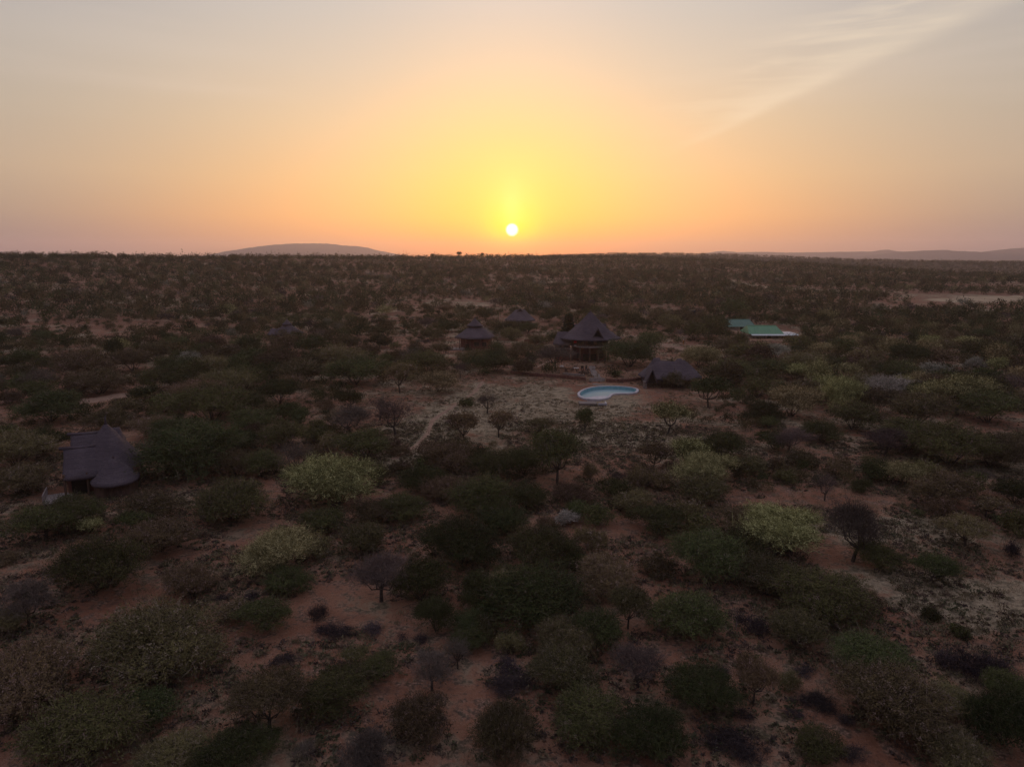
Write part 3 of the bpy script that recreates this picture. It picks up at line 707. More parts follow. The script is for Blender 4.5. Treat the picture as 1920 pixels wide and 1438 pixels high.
def label_all():
    groups = {}
    for q in PLANTS:
        k, p, w, h, u, v, wpx = q
        key0 = (round(u), round(v))
        if key0 in SPECIAL: q.append(SPECIAL[key0]); continue
        best = min(MARKS, key=lambda m: (m[0] - u) ** 2 + ((m[1] - v) * 1.3) ** 2)
        du, dv = u - best[0], (v - wpx * .25) - best[1]
        if abs(du) > abs(dv) * 1.2: dr = 'right of' if du > 0 else 'left of'
        else: dr = 'below' if dv > 0 else 'above'
        q.append(None); groups.setdefault((k, dr, best[2]), []).append((math.hypot(du, dv), len(groups), q))
    for (k, dr, mk), lst in groups.items():
        lst.sort(key=lambda t: t[0])
        for i, (_, _, q) in enumerate(lst):
            base = NOUN[k][2]
            if len(lst) == 1: q[7] = f'only {base} {dr} the {mk}'
            elif i == 0: q[7] = f'{base} nearest {dr} the {mk}'
            elif i < len(ORD): q[7] = f'{base} {ORD[i]} nearest {dr} the {mk}'
            else: q[7] = f'{base} far out {dr} the {mk}'
label_all()
def grow(q, i):
    kind, p, w, h, u, v, wpx, lab = q; k = KP[kind]; name, cat, _ = NOUN[kind]
    lod = -1 if wpx > 118 else 0 if wpx > 72 else 1 if wpx > 36 else 2
    nv = {-1: 4, 0: 6, 1: 6, 2: 4}[lod] if kind in 'GO' else 3 if kind not in 'C' else 1
    if kind in 'BTUV': lod = min(lod, 1)
    rg = random.Random(i * 31 + 5); crown, trunk = proto(kind, lod, rg.randrange(nv))
    q1 = rg.uniform(.86, 1.16); sc = (w / k['w'] * 1.06 * q1, w / k['w'] * 1.06 / q1, h / k['h'] * 1.04)
    rz = rg.uniform(0, 6.283)
    grp = GROUPS[name]
    if lod <= 1 and trunk is not None:
        r = empty(name, (p.x, p.y, p.z), lab, cat, grp, rz); r.scale = sc
        link('crown', crown, r); link('trunk', trunk, r)
    else:
        o = link(name, crown); o.location = (p.x, p.y, p.z); o.rotation_euler = (0, 0, rz); o.scale = sc; tag(o, lab, cat, grp)
for i, q in enumerate(PLANTS): grow(q, i)

# the far scrub: thousands of bushes and trees that read as one mass
def tintmat():
    m, nt, b = mat('distant_foliage'); a = attr(nt, 'tint')
    nt.links.new(a.outputs['Color'], b.inputs['Base Color']); b.inputs['Roughness'].default_value = .95; b.inputs['Specular IOR Level'].default_value = .02
    return m
M['tint'] = tintmat()
CB = {'G': ((.042, .050, .022), (.080, .086, .034)), 'O': ((.086, .069, .036), (.142, .112, .054)), 'T': ((.07, .068, .036), (.10, .092, .05)), 'U': ((.045, .054, .028), (.07, .078, .036)),
      'B': ((.095, .072, .062), (.14, .108, .095)), 'Y': ((.12, .115, .055), (.22, .20, .10)), 'W': ((.12, .125, .09), (.19, .185, .14))}
def far_templates():
    T = {}
    for k in 'GOTUBYW':
        p = KP[k]
        for lod, (n, lv, lf, tw) in {'a': (120, 4, .48, 1.0), 'b': (44, 3, .85, 1.2), 'c': (30, 1, 1.35, 1.3)}.items():
            for v in range(3):
                V, Q, t, L = crown_arrays(900 + ord(k) + v * 7, p['w'], p['h'], p['z0'] , n, lv, lf, tw, p['lobes'] if lod != 'c' else 4, p['flat'], 0, p['pale'], .2, False)
                keep = np.ones(len(Q), bool); keep[:n] = False        # no twigs at that distance
                V = V.reshape(-1, 4, 3)[keep].reshape(-1, 3); t = t[keep]
                T[k, lod, v] = (V, t)
    return T
def build_far():
    T = far_templates(); rg = random.Random(5); VV, CC = [], []
    items = [(k, x, y, w, h) for k, x, y, w, h in REST]
    # second ridge and the plain on the right
    for _ in range(4200):
        r = math.sqrt(rg.uniform(1150 ** 2, 1800 ** 2)); az = rg.uniform(.02, .72); x, y = r * math.sin(az), r * math.cos(az)
        items.append((rg.choice('GGOO'), x, y, rg.uniform(6, 11), rg.uniform(3.2, 5)))
    for k, x, y, w, h in items:
        r = math.hypot(x, y); lod = 'a' if r < 330 else 'b' if r < 700 else 'c'
        V, t = T[k, lod, rg.randrange(3)]; p = KP[k]; a = rg.uniform(0, 6.283); c, s = math.cos(a) * w / p['w'], math.sin(a) * w / p['w']
        W = np.stack([V[:, 0] * c - V[:, 1] * s + x, V[:, 0] * s + V[:, 1] * c + y, V[:, 2] * h / p['h'] + hz(x, y)], -1); VV.append(W.astype(np.float32))
        c1, c2 = (np.array(q) for q in CB[k]); val = rg.uniform(.55, 1.4); m = rg.random()
        tt = (t * .6 + m * .4)[:, None]; col = (c1 * (1 - tt) + c2 * tt) * val; CC.append(np.concatenate([col, np.ones((len(col), 1))], 1).astype(np.float32))
    V = np.concatenate(VV); Cc = np.concatenate(CC); Q = np.arange(len(V)).reshape(-1, 4)
    print('FAR', len(items), len(Q))
    o = link('distant_scrub', npmesh('distant_scrub', V, Q, [M['tint']], cols=Cc), None, 'stuff')
    o['label'] = 'mass of grey green thorn scrub spreading from behind the lodge to the skyline'; o['category'] = 'scrub'
build_far()

# two umbrella-shaped trees that stand clear of the skyline
for i, (u, wpx, hpx, lab) in enumerate(((861, 13, 8, 'larger flat-topped umbrella tree standing clear on the skyline left of the sun'), (905, 6, 5, 'tiny flat-topped tree on the skyline nearest the sun, left side'), (811, 7, 5, 'small flat-topped tree on the skyline, farthest left of the sun'))):
    az = math.atan2(*ray(u, 480)[:2]); rr = float(np.interp(az, _azs, _r1)) - 6; x, y = rr * math.sin(az), rr * math.cos(az); s = y / F
    crown, _ = proto('T', 2, 0); h = (hpx + 3) * s
    r = empty('umbrella_tree', (x, y, hz(x, y) - .2), lab, 'tree', 'umbrella trees on the skyline')
    V, Q, T_, L = crown_arrays(70 + i, wpx * s, h, h * .62, 170, 5, .7, .9, 6, .28, 0, 0, .3)
    link('crown', npmesh('crown', V, Q, [M['G']], tone=T_), r)
    MB().tube([(0, 0, -.5), (.2, 0, h * .4), (0, .1, h * .8)], [.45, .35, .2], 6).build('trunk', M['bark'], r)

# ------------------------------------------------------------------ ground cover near the camera
def build_cover():
    rg = np.random.default_rng(3)
    def base(n, r0, r1, azl=.78):
        r = np.sqrt(rg.uniform(r0 * r0, r1 * r1, n)); az = rg.uniform(-azl, azl, n); return r * np.sin(az), r * np.cos(az)
    def cl(x, y, s=11, o=0): return np.array([mnoise.noise(Vector((a / s, b / s, o))) + .5 * mnoise.noise(Vector((a / 3.5, b / 3.5, o + 5))) for a, b in zip(x, y)])
    # dry grass: tufts of thin blades
    x, y = base(30000, 34, 190); keep = np.zeros(len(x), bool); n = cl(x, y, 12, 1.0)
    g = np.zeros(len(x))
    for (p, rx, ry) in LAWN: g = np.maximum(g, inpoly_soft(x, y, p[0], p[1], rx, ry))
    keep = (n + g * .9) > .05
    pool = P(1140, 737)
    keep &= np.hypot(x - pool.x, y - pool.y) > 12
    for (pts, w) in TRACKS: keep &= seg_dist(x, y, pts) > w * .6
    x, y = x[keep], y[keep]; nb = 14; m = len(x); z = height(x, y)
    tuft = np.repeat(np.stack([x, y, z], -1), nb, 0); off = rg.normal(size=(m * nb, 3)) * [.22, .22, 0]
    d = unit(rg.normal(size=(m * nb, 3)) * [.55, .55, 0] + [0, 0, 1]); ln = rg.uniform(.16, .48, m * nb)
    V = quads(tuft + off + d * ln[:, None] * .5, d, unit(rg.normal(size=(m * nb, 3))), ln, np.full(m * nb, .045))
    t = np.repeat(rg.random(m), nb)[:, None] * .7 + rg.random((m * nb, 1)) * .3
    col = np.array([.22, .17, .11]) * (1 - t) + np.array([.40, .31, .20]) * t; gi = np.repeat(rg.random(m) < .15, nb); col[gi] = col[gi] * [.5, .52, .45]
    o = link('dry_grass', npmesh('dry_grass', V, np.arange(len(V)).reshape(-1, 4), [M['tint']], cols=np.concatenate([col, np.ones((len(col), 1))], 1)), None, 'stuff')
    o['label'] = 'thin dry grass tufts over the red soil'; o['category'] = 'grass'
    # small herbs, seedlings and twiggy litter
    x, y = base(24000, 34, 260); xb, yb = base(26000, 34, 115); x = np.concatenate([x, xb]); y = np.concatenate([y, yb]); n = cl(x, y, 9, 4.0); keep = n > -.18
    keep &= np.hypot(x - pool.x, y - pool.y) > 12
    for (pts, w) in TRACKS: keep &= seg_dist(x, y, pts) > w * .6
    x, y = x[keep], y[keep]; m = len(x); nb = 26; sz = .13 + .85 * rg.random(m) ** 2.0; z = height(x, y)
    o3 = unit(rg.normal(size=(m * nb, 3))); o3[:, 2] = np.abs(o3[:, 2]) * .7; S = np.repeat(sz, nb)[:, None]
    c = np.repeat(np.stack([x, y, z], -1), nb, 0) + o3 * S * rg.uniform(.4, 1.1, (m * nb, 1))
    V = quads(c, unit(o3 + rg.normal(size=o3.shape) * .6), unit(rg.normal(size=o3.shape)), .24 * (.5 + rg.random(m * nb)), .09 * (.5 + rg.random(m * nb)))
    pal = np.array([[.095, .10, .055], [.16, .13, .075], [.13, .09, .07], [.10, .072, .062], [.22, .18, .11]])
    col = np.repeat(pal[rg.integers(0, 5, m)] * rg.uniform(.75, 1.25, (m, 1)), nb, 0)
    o = link('undergrowth', npmesh('undergrowth', V, np.arange(len(V)).reshape(-1, 4), [M['tint']], cols=np.concatenate([col, np.ones((len(col), 1))], 1)), None, 'stuff')
    o['label'] = 'knee-high herbs and twiggy undergrowth scattered between the bushes'; o['category'] = 'undergrowth'
build_cover()

# ------------------------------------------------------------------ thatched buildings
def thatch(parent, a, b, ze, hgt, ridge=0.0, n=28, rings=9, conc=1.25, sup=2.0, seed=1, thick=.32, off=(0, 0), name='roof', rough=.07, rot=0.0, cut=None, tip=0.0, sag=.0):
    """a thatched roof: rounded footprint a x b (superellipse), drawn up to a ridge of half-length `ridge`"""
    rg = random.Random(seed); V, Fs = [], []
    cr, sr = math.cos(rot), math.sin(rot)
    def pt(th, t, dz=0):
        c, s = math.cos(th), math.sin(th); e = 2 / sup
        fx = a * math.copysign(abs(c) ** e, c); fy = b * math.copysign(abs(s) ** e, s)
        rx = ridge * max(-1, min(1, c * 1.6)); ry = .12 * s
        x = fx * (1 - t) + rx * t; y = fy * (1 - t) + ry * t
        z = ze + hgt * (t ** conc) + dz - sag * t * (1 - abs(x) / max(ridge, 1e-3)) * (1 if ridge else 0)
        x, y = x * (1 + .035 * (1 - t)), y * (1 + .035 * (1 - t)); j = rough * (1 if 0 < t < 1 else .5)
        x += rg.uniform(-j, j); y += rg.uniform(-j, j); z += rg.uniform(-j, j)
        return (off[0] + x * cr - y * sr, off[1] + x * sr + y * cr, z)
    V += [pt(2 * math.pi * k / n, .03, -thick * .3) for k in range(n)]           # underside edge
    V = [(p[0] * 1, p[1] * 1, p[2] - thick * .7) for p in V]
    for i in range(rings + 1):
        t = i / rings
        V += [pt(2 * math.pi * k / n, t) for k in range(n)]
    for i in range(rings + 1):
        Fs += [(i * n + k, i * n + (k + 1) % n, (i + 1) * n + (k + 1) % n, (i + 1) * n + k) for k in range(n)]
    Fs.append(tuple(range(n))[::-1]); Fs.append(tuple((rings + 1) * n + k for k in range(n)))
    mb = MB().add(V, Fs)
    if tip: mb.tube([(off[0], off[1], ze + hgt - .2), (off[0], off[1], ze + hgt + tip * .5), (off[0] + .04, off[1], ze + hgt + tip)], [.22, .1, .03], 6)
    return mb.build(name, M['thatch'], parent, smooth=True)
def ring_wall(parent, a, b, z0, z1, name='wall', m='wall_red', n=24, sup=2.0, off=(0, 0)):
    e = 2 / sup; poly = []
    for k in range(n):
        c, s = math.cos(2 * math.pi * k / n), math.sin(2 * math.pi * k / n)
        poly.append((off[0] + a * math.copysign(abs(c) ** e, c), off[1] + b * math.copysign(abs(s) ** e, s)))
    return MB().prism(poly, z0, z1).build(name, M[m], parent)
def post(parent, x, y, z0, z1, r=.11, m='wood'): return MB().tube([(x, y, z0), (x + .02, y, (z0 + z1) / 2), (x, y, z1)], [r * 1.1, r, r * .9], 8).build('post', M[m], parent)
def window(parent, x0, x1, y, z0, z1, t=.08):
    f = MB().box(x0 - t, x1 + t, y - .05, y + .05, z0 - t, z0).box(x0 - t, x1 + t, y - .05, y + .05, z1, z1 + t).box(x0 - t, x0, y - .05, y + .05, z0, z1).box(x1, x1 + t, y - .05, y + .05, z0, z1).box((x0 + x1) / 2 - .03, (x0 + x1) / 2 + .03, y - .04, y + .04, z0, z1).build('window', M['wood'], parent)
    MB().box(x0 + .004, x1 - .004, y - .015, y + .015, z0 + .004, z1 - .004).build('pane', M['glass'], f); return f
def gablet(parent, cx, y0, y1, zb, w, h, seed=1, name='dormer'):
    """a small A-shaped thatched dormer facing -y, with a dark mouth"""
    rg = random.Random(seed); j = lambda: rg.uniform(-.03, .03); t = .28
    V = []; 
    for y in (y0, y1):
        V += [(cx - w / 2 - t, y + j(), zb - .1), (cx, y + j() - (.35 if y == y0 else 0), zb + h + t), (cx + w / 2 + t, y + j(), zb - .1), (cx + w / 2 - .1, y, zb - .1), (cx, y, zb + h - .15), (cx - w / 2 + .1, y, zb - .1)]
    Fs = [(0, 1, 4, 5), (1, 2, 3, 4), (0, 6, 7, 1), (1, 7, 8, 2), (5, 4, 10, 11), (4, 3, 9, 10), (0, 5, 11, 6), (2, 8, 9, 3)]
    o = MB().add(V, Fs).build(name, M['thatch'], parent)
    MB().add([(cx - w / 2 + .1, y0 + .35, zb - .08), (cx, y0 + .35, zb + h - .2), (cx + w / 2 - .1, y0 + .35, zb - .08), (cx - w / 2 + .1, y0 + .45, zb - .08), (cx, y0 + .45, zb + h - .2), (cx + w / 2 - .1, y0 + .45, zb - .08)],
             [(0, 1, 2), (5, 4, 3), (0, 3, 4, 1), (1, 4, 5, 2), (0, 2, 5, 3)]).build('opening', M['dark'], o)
    return o

def site(u, v): p = P(u, v); return p, spx(p)
def behind(p, d, dz=0.0):
    q = Vector((p.x, p.y, 0)).normalized() * d; return Vector((p.x + q.x, p.y + q.y, p.z + dz))

# --- the two-storey lodge
def lodge():
    p, s = site(1104, 681); c = behind(p, 6.5, -.2)
    r = empty('thatched_lodge', c, 'two-storey dark thatched lodge with curved front balcony and triangular dormer', 'lodge')
    k = s                                     # metres per pixel there
    fy = -6.5
    ze = 43.5 * k; apex = 86 * k + 1.0
    a = 59 * k
    thatch(r, a, 6.6, ze, apex - ze, ridge=.25, n=40, rings=12, conc=1.3, seed=3, off=(2 * k, .8), rough=.06, tip=.6)
    ring_wall(r, 33 * k, 4.2, -.3, 29 * k, 'ground_floor_wall', 'wall_red', 30, 2.4, off=(1 * k, 1.5))
    ring_wall(r, 37 * k, 4.4, 32.2 * k, ze + .7, 'upper_wall', 'wall_red', 30, 2.2, off=(1 * k, 1.8))
    ring_wall(r, 36.5 * k, 6.4, 29.2 * k, 32 * k, 'balcony_floor', 'stone', 36, 2.3, off=(0, .6))
    # railing of the balcony
    def bp(th, rr=1.0): 
        cc, ss = math.cos(th), math.sin(th); e = 2 / 2.3
        return (35.6 * k * rr * math.copysign(abs(cc) ** e, cc), .6 + 6.2 * rr * math.copysign(abs(ss) ** e, ss))
    rail = MB(); ths = [math.pi + math.pi * q / 26 for q in range(27)]
    rail.tube([(*bp(t), 39 * k) for t in ths], .06, 5); rail.tube([(*bp(t), 33.6 * k) for t in ths], .04, 5)
    for q, t in enumerate(ths): x, y = bp(t); rail.tube([(x, y, 32 * k), (x, y, 39 * k)], .05, 5)
    for q in range(26):
        for w in (.33, .66): t = ths[q] + (ths[q + 1] - ths[q]) * w; x, y = bp(t); rail.tube([(x, y, 32 * k), (x, y, 39 * k)], .025, 4)
    rail.build('railing', M['wood'], r)
    for x in (-34, -21, -3, 13.5, 28, 35): yy = .6 - 6.1 * (max(0, 1 - abs(x / 36.5) ** 2.3)) ** (1 / 2.3); post(r, x * k, yy, -.3, 29.2 * k, .2)
    for x in (-33, -14, 8, 30): yy = .6 - 5.7 * (max(0, 1 - abs(x / 36.5) ** 2.3)) ** (1 / 2.3); post(r, x * k, yy, 32 * k, ze + .15, .1)
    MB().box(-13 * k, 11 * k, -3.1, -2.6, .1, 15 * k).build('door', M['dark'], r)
    for x0, x1 in ((-26, -18), (16, 25)): window(r, x0 * k, x1 * k, -2.85, 1.0, 2.4)
    for x0, x1 in ((-22, -10), (-5, 6), (12, 22)): window(r, x0 * k, x1 * k, -2.75, 33.5 * k, 41 * k)
    MB().box(-36 * k, 38 * k, -7.6, -1, -.3, .18).build('terrace', M['stone_red'], r)
    gablet(r, 12 * k, -4.9, .6, ze + 2.5 * k, 20 * k, 18 * k, 4)
    # the two small side ridges that stick out of the big roof
    thatch(r, 13 * k, 2.0, ze + 8 * k, 17 * k, ridge=12 * k, n=20, rings=5, conc=1, sup=4, seed=8, off=(-15 * k, 2.6), name='side_roof')
    thatch(r, 12 * k, 2.0, ze + 9 * k, 17 * k, ridge=11 * k, n=20, rings=5, conc=1, sup=4, seed=9, off=(23 * k, 2.6), name='side_roof')
    thatch(r, 10 * k, 2.0, ze - 2 * k, 12 * k, ridge=8 * k, n=20, rings=5, conc=1, sup=4, seed=10, off=(41 * k, 2.6), name='side_roof')
    # lower left wing
    thatch(r, 19 * k, 3.4, 33 * k, 22 * k, ridge=11 * k, n=28, rings=7, conc=1.05, sup=3, seed=5, off=(-50 * k, .8), name='wing_roof')
    MB().box(-64 * k, -38 * k, -1.4, 3.2, -.3, 34 * k).build('wing_wall', M['wall_red'], r)
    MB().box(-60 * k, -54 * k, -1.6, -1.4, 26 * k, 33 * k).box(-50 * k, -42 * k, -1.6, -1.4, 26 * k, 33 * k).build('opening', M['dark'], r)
    MB().box(-66 * k, -36 * k, -2.6, -1.4, 24 * k, 25.4 * k).build('veranda', M['wood_pale'], r)
    for x in (-65, -52, -39): post(r, x * k, -2.4, -.2, 34 * k, .1)
    # what stands on the balcony
    e = empty('parasol', (c.x - 29.5 * k, c.y - 3.9, c.z + 32 * k), 'closed red parasol on a pale base on the lodge balcony', 'parasol')
    MB().tube([(0, 0, .12), (0, 0, 2.2)], .035, 6).build('pole', M['wood'], e)
    MB().tube([(0, 0, .75), (0, 0, .9), (0, 0, 1.6), (0, 0, 2.0), (0, 0, 2.2)], [.30, .42, .36, .2, .04], 9).build('canopy', M['red_cloth'], e)
    MB().tube([(0, 0, 0), (0, 0, .14)], [.34, .3], 10).build('base', M['white'], e)
    return c, k
LC, LK = lodge()

# --- hexagonal hut left of the lodge
def hut():
    p, s = site(893, 657); k = s
    c = behind(p, 6, -.2)
    r = empty('thatched_hut', c, 'six-sided thatched hut with a separate cap on its roof and a railed deck', 'hut')
    ze = 19 * k + .6
    thatch(r, 39 * k, 7.0, ze, 28 * k, ridge=0.3, n=6, rings=8, conc=1.05, seed=21, off=(-2 * k, 0), rot=.25, thick=.3)
    thatch(r, 15.5 * k, 2.6, ze + 22 * k, 13 * k, ridge=.15, n=18, rings=5, conc=1.3, seed=22, off=(-2 * k, 0), name='roof_cap', tip=.5)
    ring_wall(r, 30 * k, 5.2, -.3, ze + .5, 'wall', 'wall_red', 6, 2.0)
    MB().box(-20 * k, -12 * k, -5.0, -4.75, .2, 12 * k).build('door', M['dark'], r)
    window(r, -2 * k, 7 * k, -4.72, 1.3, 2.4); window(r, 13 * k, 20 * k, -4.72, 1.3, 2.4)
    for x, y in ((-30, -4.5), (-18, -6), (-9, -6.2), (10, -6.2), (30, -4.5)): post(r, x * k, y, -.2, ze, .11)
    d = MB().box(-57 * k, -14 * k, -6.2, -1.5, .15, .55).build('deck', M['stone'], r)
    rl = MB(); q = [(-57 * k, -1.5), (-57 * k, -6.2), (-14 * k, -6.2)]
    for (x0, y0), (x1, y1) in zip(q[:-1], q[1:]):
        n = 6
        for i in range(n + 1): x = x0 + (x1 - x0) * i / n; y = y0 + (y1 - y0) * i / n; rl.tube([(x, y, .55), (x, y, 1.55)], .06, 5)
        rl.tube([(x0, y0, 1.5), (x1, y1, 1.5)], .05, 5)
    rl.build('railing', M['wood'], r)
hut()
def back_hut():
    p, s = site(975, 614); k = s
    r = empty('thatched_hut', behind(p, 6, -.2), 'half-hidden thatched hut with a ridge gablet behind the bushes', 'hut')
    ze = 10 * k + .6
    thatch(r, 29 * k, 6.5, ze, 19 * k, ridge=9 * k, n=20, rings=8, conc=1.1, sup=2.4, seed=31)
    gablet(r, 0, -1.2, 1.2, ze + 12 * k, 18 * k, 9 * k, 6, 'gablet')
    ring_wall(r, 22 * k, 4.8, -.3, ze + .4, 'wall', 'wall_red', 12, 3)
    for x in (-22, -8, 8, 22): post(r, x * k, -6, -.2, ze, .11)
back_hut()
def far_hut():
    p, s = site(540, 638); k = s
    r = empty('thatched_hut', behind(p, 6, -.2), 'small far thatched hut with a pointed cap and side wing behind bright bushes', 'hut')
    ze = 8 * k + .6
    thatch(r, 29 * k, 6.0, ze, 20 * k, ridge=.3, n=18, rings=8, conc=1.15, seed=41)
    thatch(r, 9 * k, 1.9, ze + 17 * k, 9 * k, ridge=.1, n=14, rings=4, conc=1.3, seed=42, name='roof_cap', tip=.5)
    ring_wall(r, 22 * k, 4.6, -.3, ze + .4, 'wall', 'wall_red', 14, 2)
    thatch(r, 13 * k, 3, ze - .3, 11 * k, ridge=7 * k, n=18, rings=5, conc=1, sup=3, seed=43, off=(-21 * k, -1.5), name='wing_roof')
    MB().box(-30 * k, -14 * k, -3.6, .5, -.3, ze).build('wing_wall', M['wall_red'], r)
    MB().box(-27 * k, -21 * k, -3.8, -3.6, 0, ze - .6).build('door', M['dark'], r)
far_hut()

# --- pool pavilion
def pavilion():
    p, s = site(1252, 727); k = s
    r = empty('pool_pavilion', behind(p, 4.6, -.1), 'open-sided thatched pavilion with a double-humped ridge beside the pool', 'pavilion')
    ze = 15 * k + .25
    thatch(r, 58 * k, 5.6, ze, 30 * k, ridge=27 * k, n=36, rings=10, conc=.95, sup=2.4, seed=51, off=(3 * k, 0), sag=.3, thick=.35)
    thatch(r, 26 * k, 4.4, ze + 2 * k, 32 * k, ridge=.6, n=26, rings=8, conc=1.15, sup=2.1, seed=52, off=(-23 * k, .4), name='roof_hump')
    thatch(r, 20 * k, 3.6, ze + 8 * k, 24.5 * k, ridge=.5, n=24, rings=8, conc=1.15, seed=53, off=(20 * k, .2), name='roof_hump')
    gablet(r, -41 * k, -5.6, -1.2, ze - 5 * k, 19 * k, 23 * k, 7, 'entrance_gable')
    for x in (-52, -36, -20, -4, 12, 28, 44): post(r, x * k, -4.4 if abs(x) < 45 else -2.8, -.2, ze + .25, .12)
    for x in (-40, -10, 20, 44): post(r, x * k, 4.0, -.2, ze + .25, .12)
    MB().box(-20 * k, 52 * k, 2.6, 3.0, -.2, ze + .2).build('back_wall', M['wall_red'], r)
    MB().box(-52 * k, 52 * k, -5.0, 4.6, -.3, .14).build('floor_slab', M['stone_red'], r)
    rl = MB()
    for x in range(-20, 52, 4): rl.tube([(x * k, -4.4, .14), (x * k, -4.4, 1.0)], .035, 4)
    rl.tube([(-20 * k, -4.4, 1.0), (50 * k, -4.4, 1.0)], .05, 5); rl.build('railing', M['wood'], r)
    b = empty('stone_pillar', (p.x - 44 * k, p.y - .6, p.z - .1), 'short pale stone pillar under the pavilion entrance gable', 'pillar')
    MB().box(-.35, .35, -.35, .35, 0, 1.5).build('shaft', M['stone'], b); MB().box(-.42, .42, -.42, .42, 1.503, 1.62).build('cap', M['stone'], b)
pavilion()

# --- big thatched house on the left
def left_house():
    p, s = site(200, 932); k = s
    r = empty('thatched_house', behind(p, 6, -.1), 'large many-roofed thatched house with a pale deck among dark bushes', 'house', None, -math.atan2(p.x, p.y) * .85); k = s * 1.08
    # main tall roof
    thatch(r, 56 * k, 5.0, 2.6, 5.0, ridge=.12, n=34, rings=12, conc=1.04, sup=2.2, seed=61, off=(11 * k, .4), tip=1.0, thick=.35)
    # short ridge behind the peak
    thatch(r, 17 * k, 2.0, 5.0, 1.7, ridge=9 * k, n=20, rings=6, conc=1.0, sup=2.6, seed=67, off=(22 * k, 1.6), name='rear_roof')
    # the stepped gabled wings on the left
    thatch(r, 28 * k, 3.6, 2.5, 2.8, ridge=27 * k, n=24, rings=7, conc=.95, sup=7, seed=62, off=(-28 * k, -1.2), name='wing_roof')
    thatch(r, 27 * k, 3.0, 3.3, 2.8, ridge=26 * k, n=24, rings=7, conc=.95, sup=7, seed=63, off=(-22 * k, 2.6), name='wing_roof')
    for x0, x1, y, z in ((-62, -6, -1.2, 5.26), (-54, -2, 2.6, 6.06)):
        MB().tube([(x0 * k, y, z + .14), ((x0 + x1) / 2 * k, y, z), (x1 * k, y, z)], [.20, .24, .24], 7).build('ridge_cap', M['thatch'], r, smooth=True)
    # front porch cone
    thatch(r, 37 * k, 3.0, 1.9, 2.5, ridge=.25, n=26, rings=9, conc=1.12, sup=2.3, seed=64, off=(22 * k, -4.6), name='porch_roof', tip=.5)
    MB().box(-52 * k, 56 * k, -3.2, 4.2, -.4, 2.6).build('wall', M['wall_red'], r)
    MB().box(-62 * k, -46 * k, 1.6, 4.25, -.4, 3.3).build('side_wall', M['wall_red'], r)
    MB().box(-46 * k, -20 * k, -3.4, -3.2, .05, 2.3).build('door', M['dark'], r)
    window(r, 42 * k, 52 * k, -3.26, .9, 2.0)
    ring_wall(r, 34 * k, 2.2, -.4, 2.2, 'porch_wall', 'wood', 20, 2.2, off=(22 * k, -4.4))
    for x, y in ((-54, -4.4), (-20, -4.5), (52, -4.4), (58, -3.0), (62, -1)): post(r, x * k, y, -.3, 3.0, .12)
    MB().box(-84 * k, -46 * k, -6.2, -2.6, -.1, .32).build('deck', M['wood_pale'], r)
    MB().box(-78 * k, -46 * k, -7.3, -6.22, -.3, .12).build('deck_step', M['stone'], r)
    rl = MB()
    for i in range(6): y = -6.1 + i * .7; rl.tube([(-84 * k, y, .3), (-84 * k, y, 1.3)], .06, 5)
    rl.tube([(-84 * k, -6.2, 1.3), (-84 * k, -2.6, 1.3)], .06, 5); rl.build('railing', M['wood_pale'], r)
left_house()

# --- metal-roofed service buildings
def metal_house(u, v, wpx, hpx, name, label, m, cream=False, white=False, dx=0):
    p, s = site(u, v); k = s; w = wpx * k / 2
    r = empty(name, behind(p, 5, -.1), label, 'building')
    h = hpx * k; d = 5.0
    MB().box(-w * .94, w * .94, -d * .8, d * .8, -.3, h).build('wall', M['plaster' if cream else 'wall_red'], r)
    rf = MB().add([(-w, -d, h - .25), (w, -d, h - .25), (w, d, h - .25), (-w, d, h - .25), (-w * .86 + dx, 0, h + 2.2), (w * .80 + dx, 0, h + 2.2),
                   (-w, -d, h - .33), (w, -d, h - .33), (w, d, h - .33), (-w, d, h - .33)],
                  [(0, 1, 5, 4), (2, 3, 4, 5), (1, 2, 5), (3, 0, 4), (0, 6, 7, 1), (1, 7, 8, 2), (2, 8, 9, 3), (3, 9, 6, 0), (9, 8, 7, 6)]).build('roof', M[m], r)
    MB().box(-w * .87 + dx, w * .81 + dx, -.15, .15, h + 2.19, h + 2.28).build('ridge_cap', M[m], rf)
    window(r, -w * .5, -w * .25, -d * .8 - .07, .9, min(h - .6, 2.0)); MB().box(w * .1, w * .3, -d * .8 - .06, -d * .8, 0, min(h - .4, 2.1)).build('door', M['dark'], r)
    return r, k, w, h, d
metal_house(1378, 619, 64, 8, 'metal_roof_building', 'long dim teal-roofed building partly behind dark trees', 'green_roof2', cream=True)
r_, k_, w_, h_, d_ = metal_house(1427, 634, 66, 10, 'metal_roof_building', 'bright green sheet-metal roofed building with a pale lean-to', 'green_roof', cream=True)
ln_ = MB().add([(-w_ * .9, -d_ - .1, h_ - .3), (w_ * 1.75, -d_ - .1, h_ - .3), (w_ * 1.75, -d_ - 1.6, h_ - .62), (-w_ * .9, -d_ - 1.6, h_ - .62), (-w_ * .9, -d_ - .1, h_ - .4), (w_ * 1.75, -d_ - .1, h_ - .4), (w_ * 1.75, -d_ - 1.6, h_ - .72), (-w_ * .9, -d_ - 1.6, h_ - .72)],
              [(0, 3, 2, 1), (4, 5, 6, 7), (0, 1, 5, 4), (1, 2, 6, 5), (2, 3, 7, 6), (3, 0, 4, 7)]).build('lean_to_roof', M['grey_roof'], r_)
MB().box(w_ * 1.0, w_ * 1.72, -d_, d_ * .3, h_ - .36, h_ - .2).build('flat_roof', M['white'], r_)
for x in (-.8, -.2, .5, 1.1, 1.65): post(r_, w_ * x, -d_ - 1.4, -.2, h_ - .68, .07)

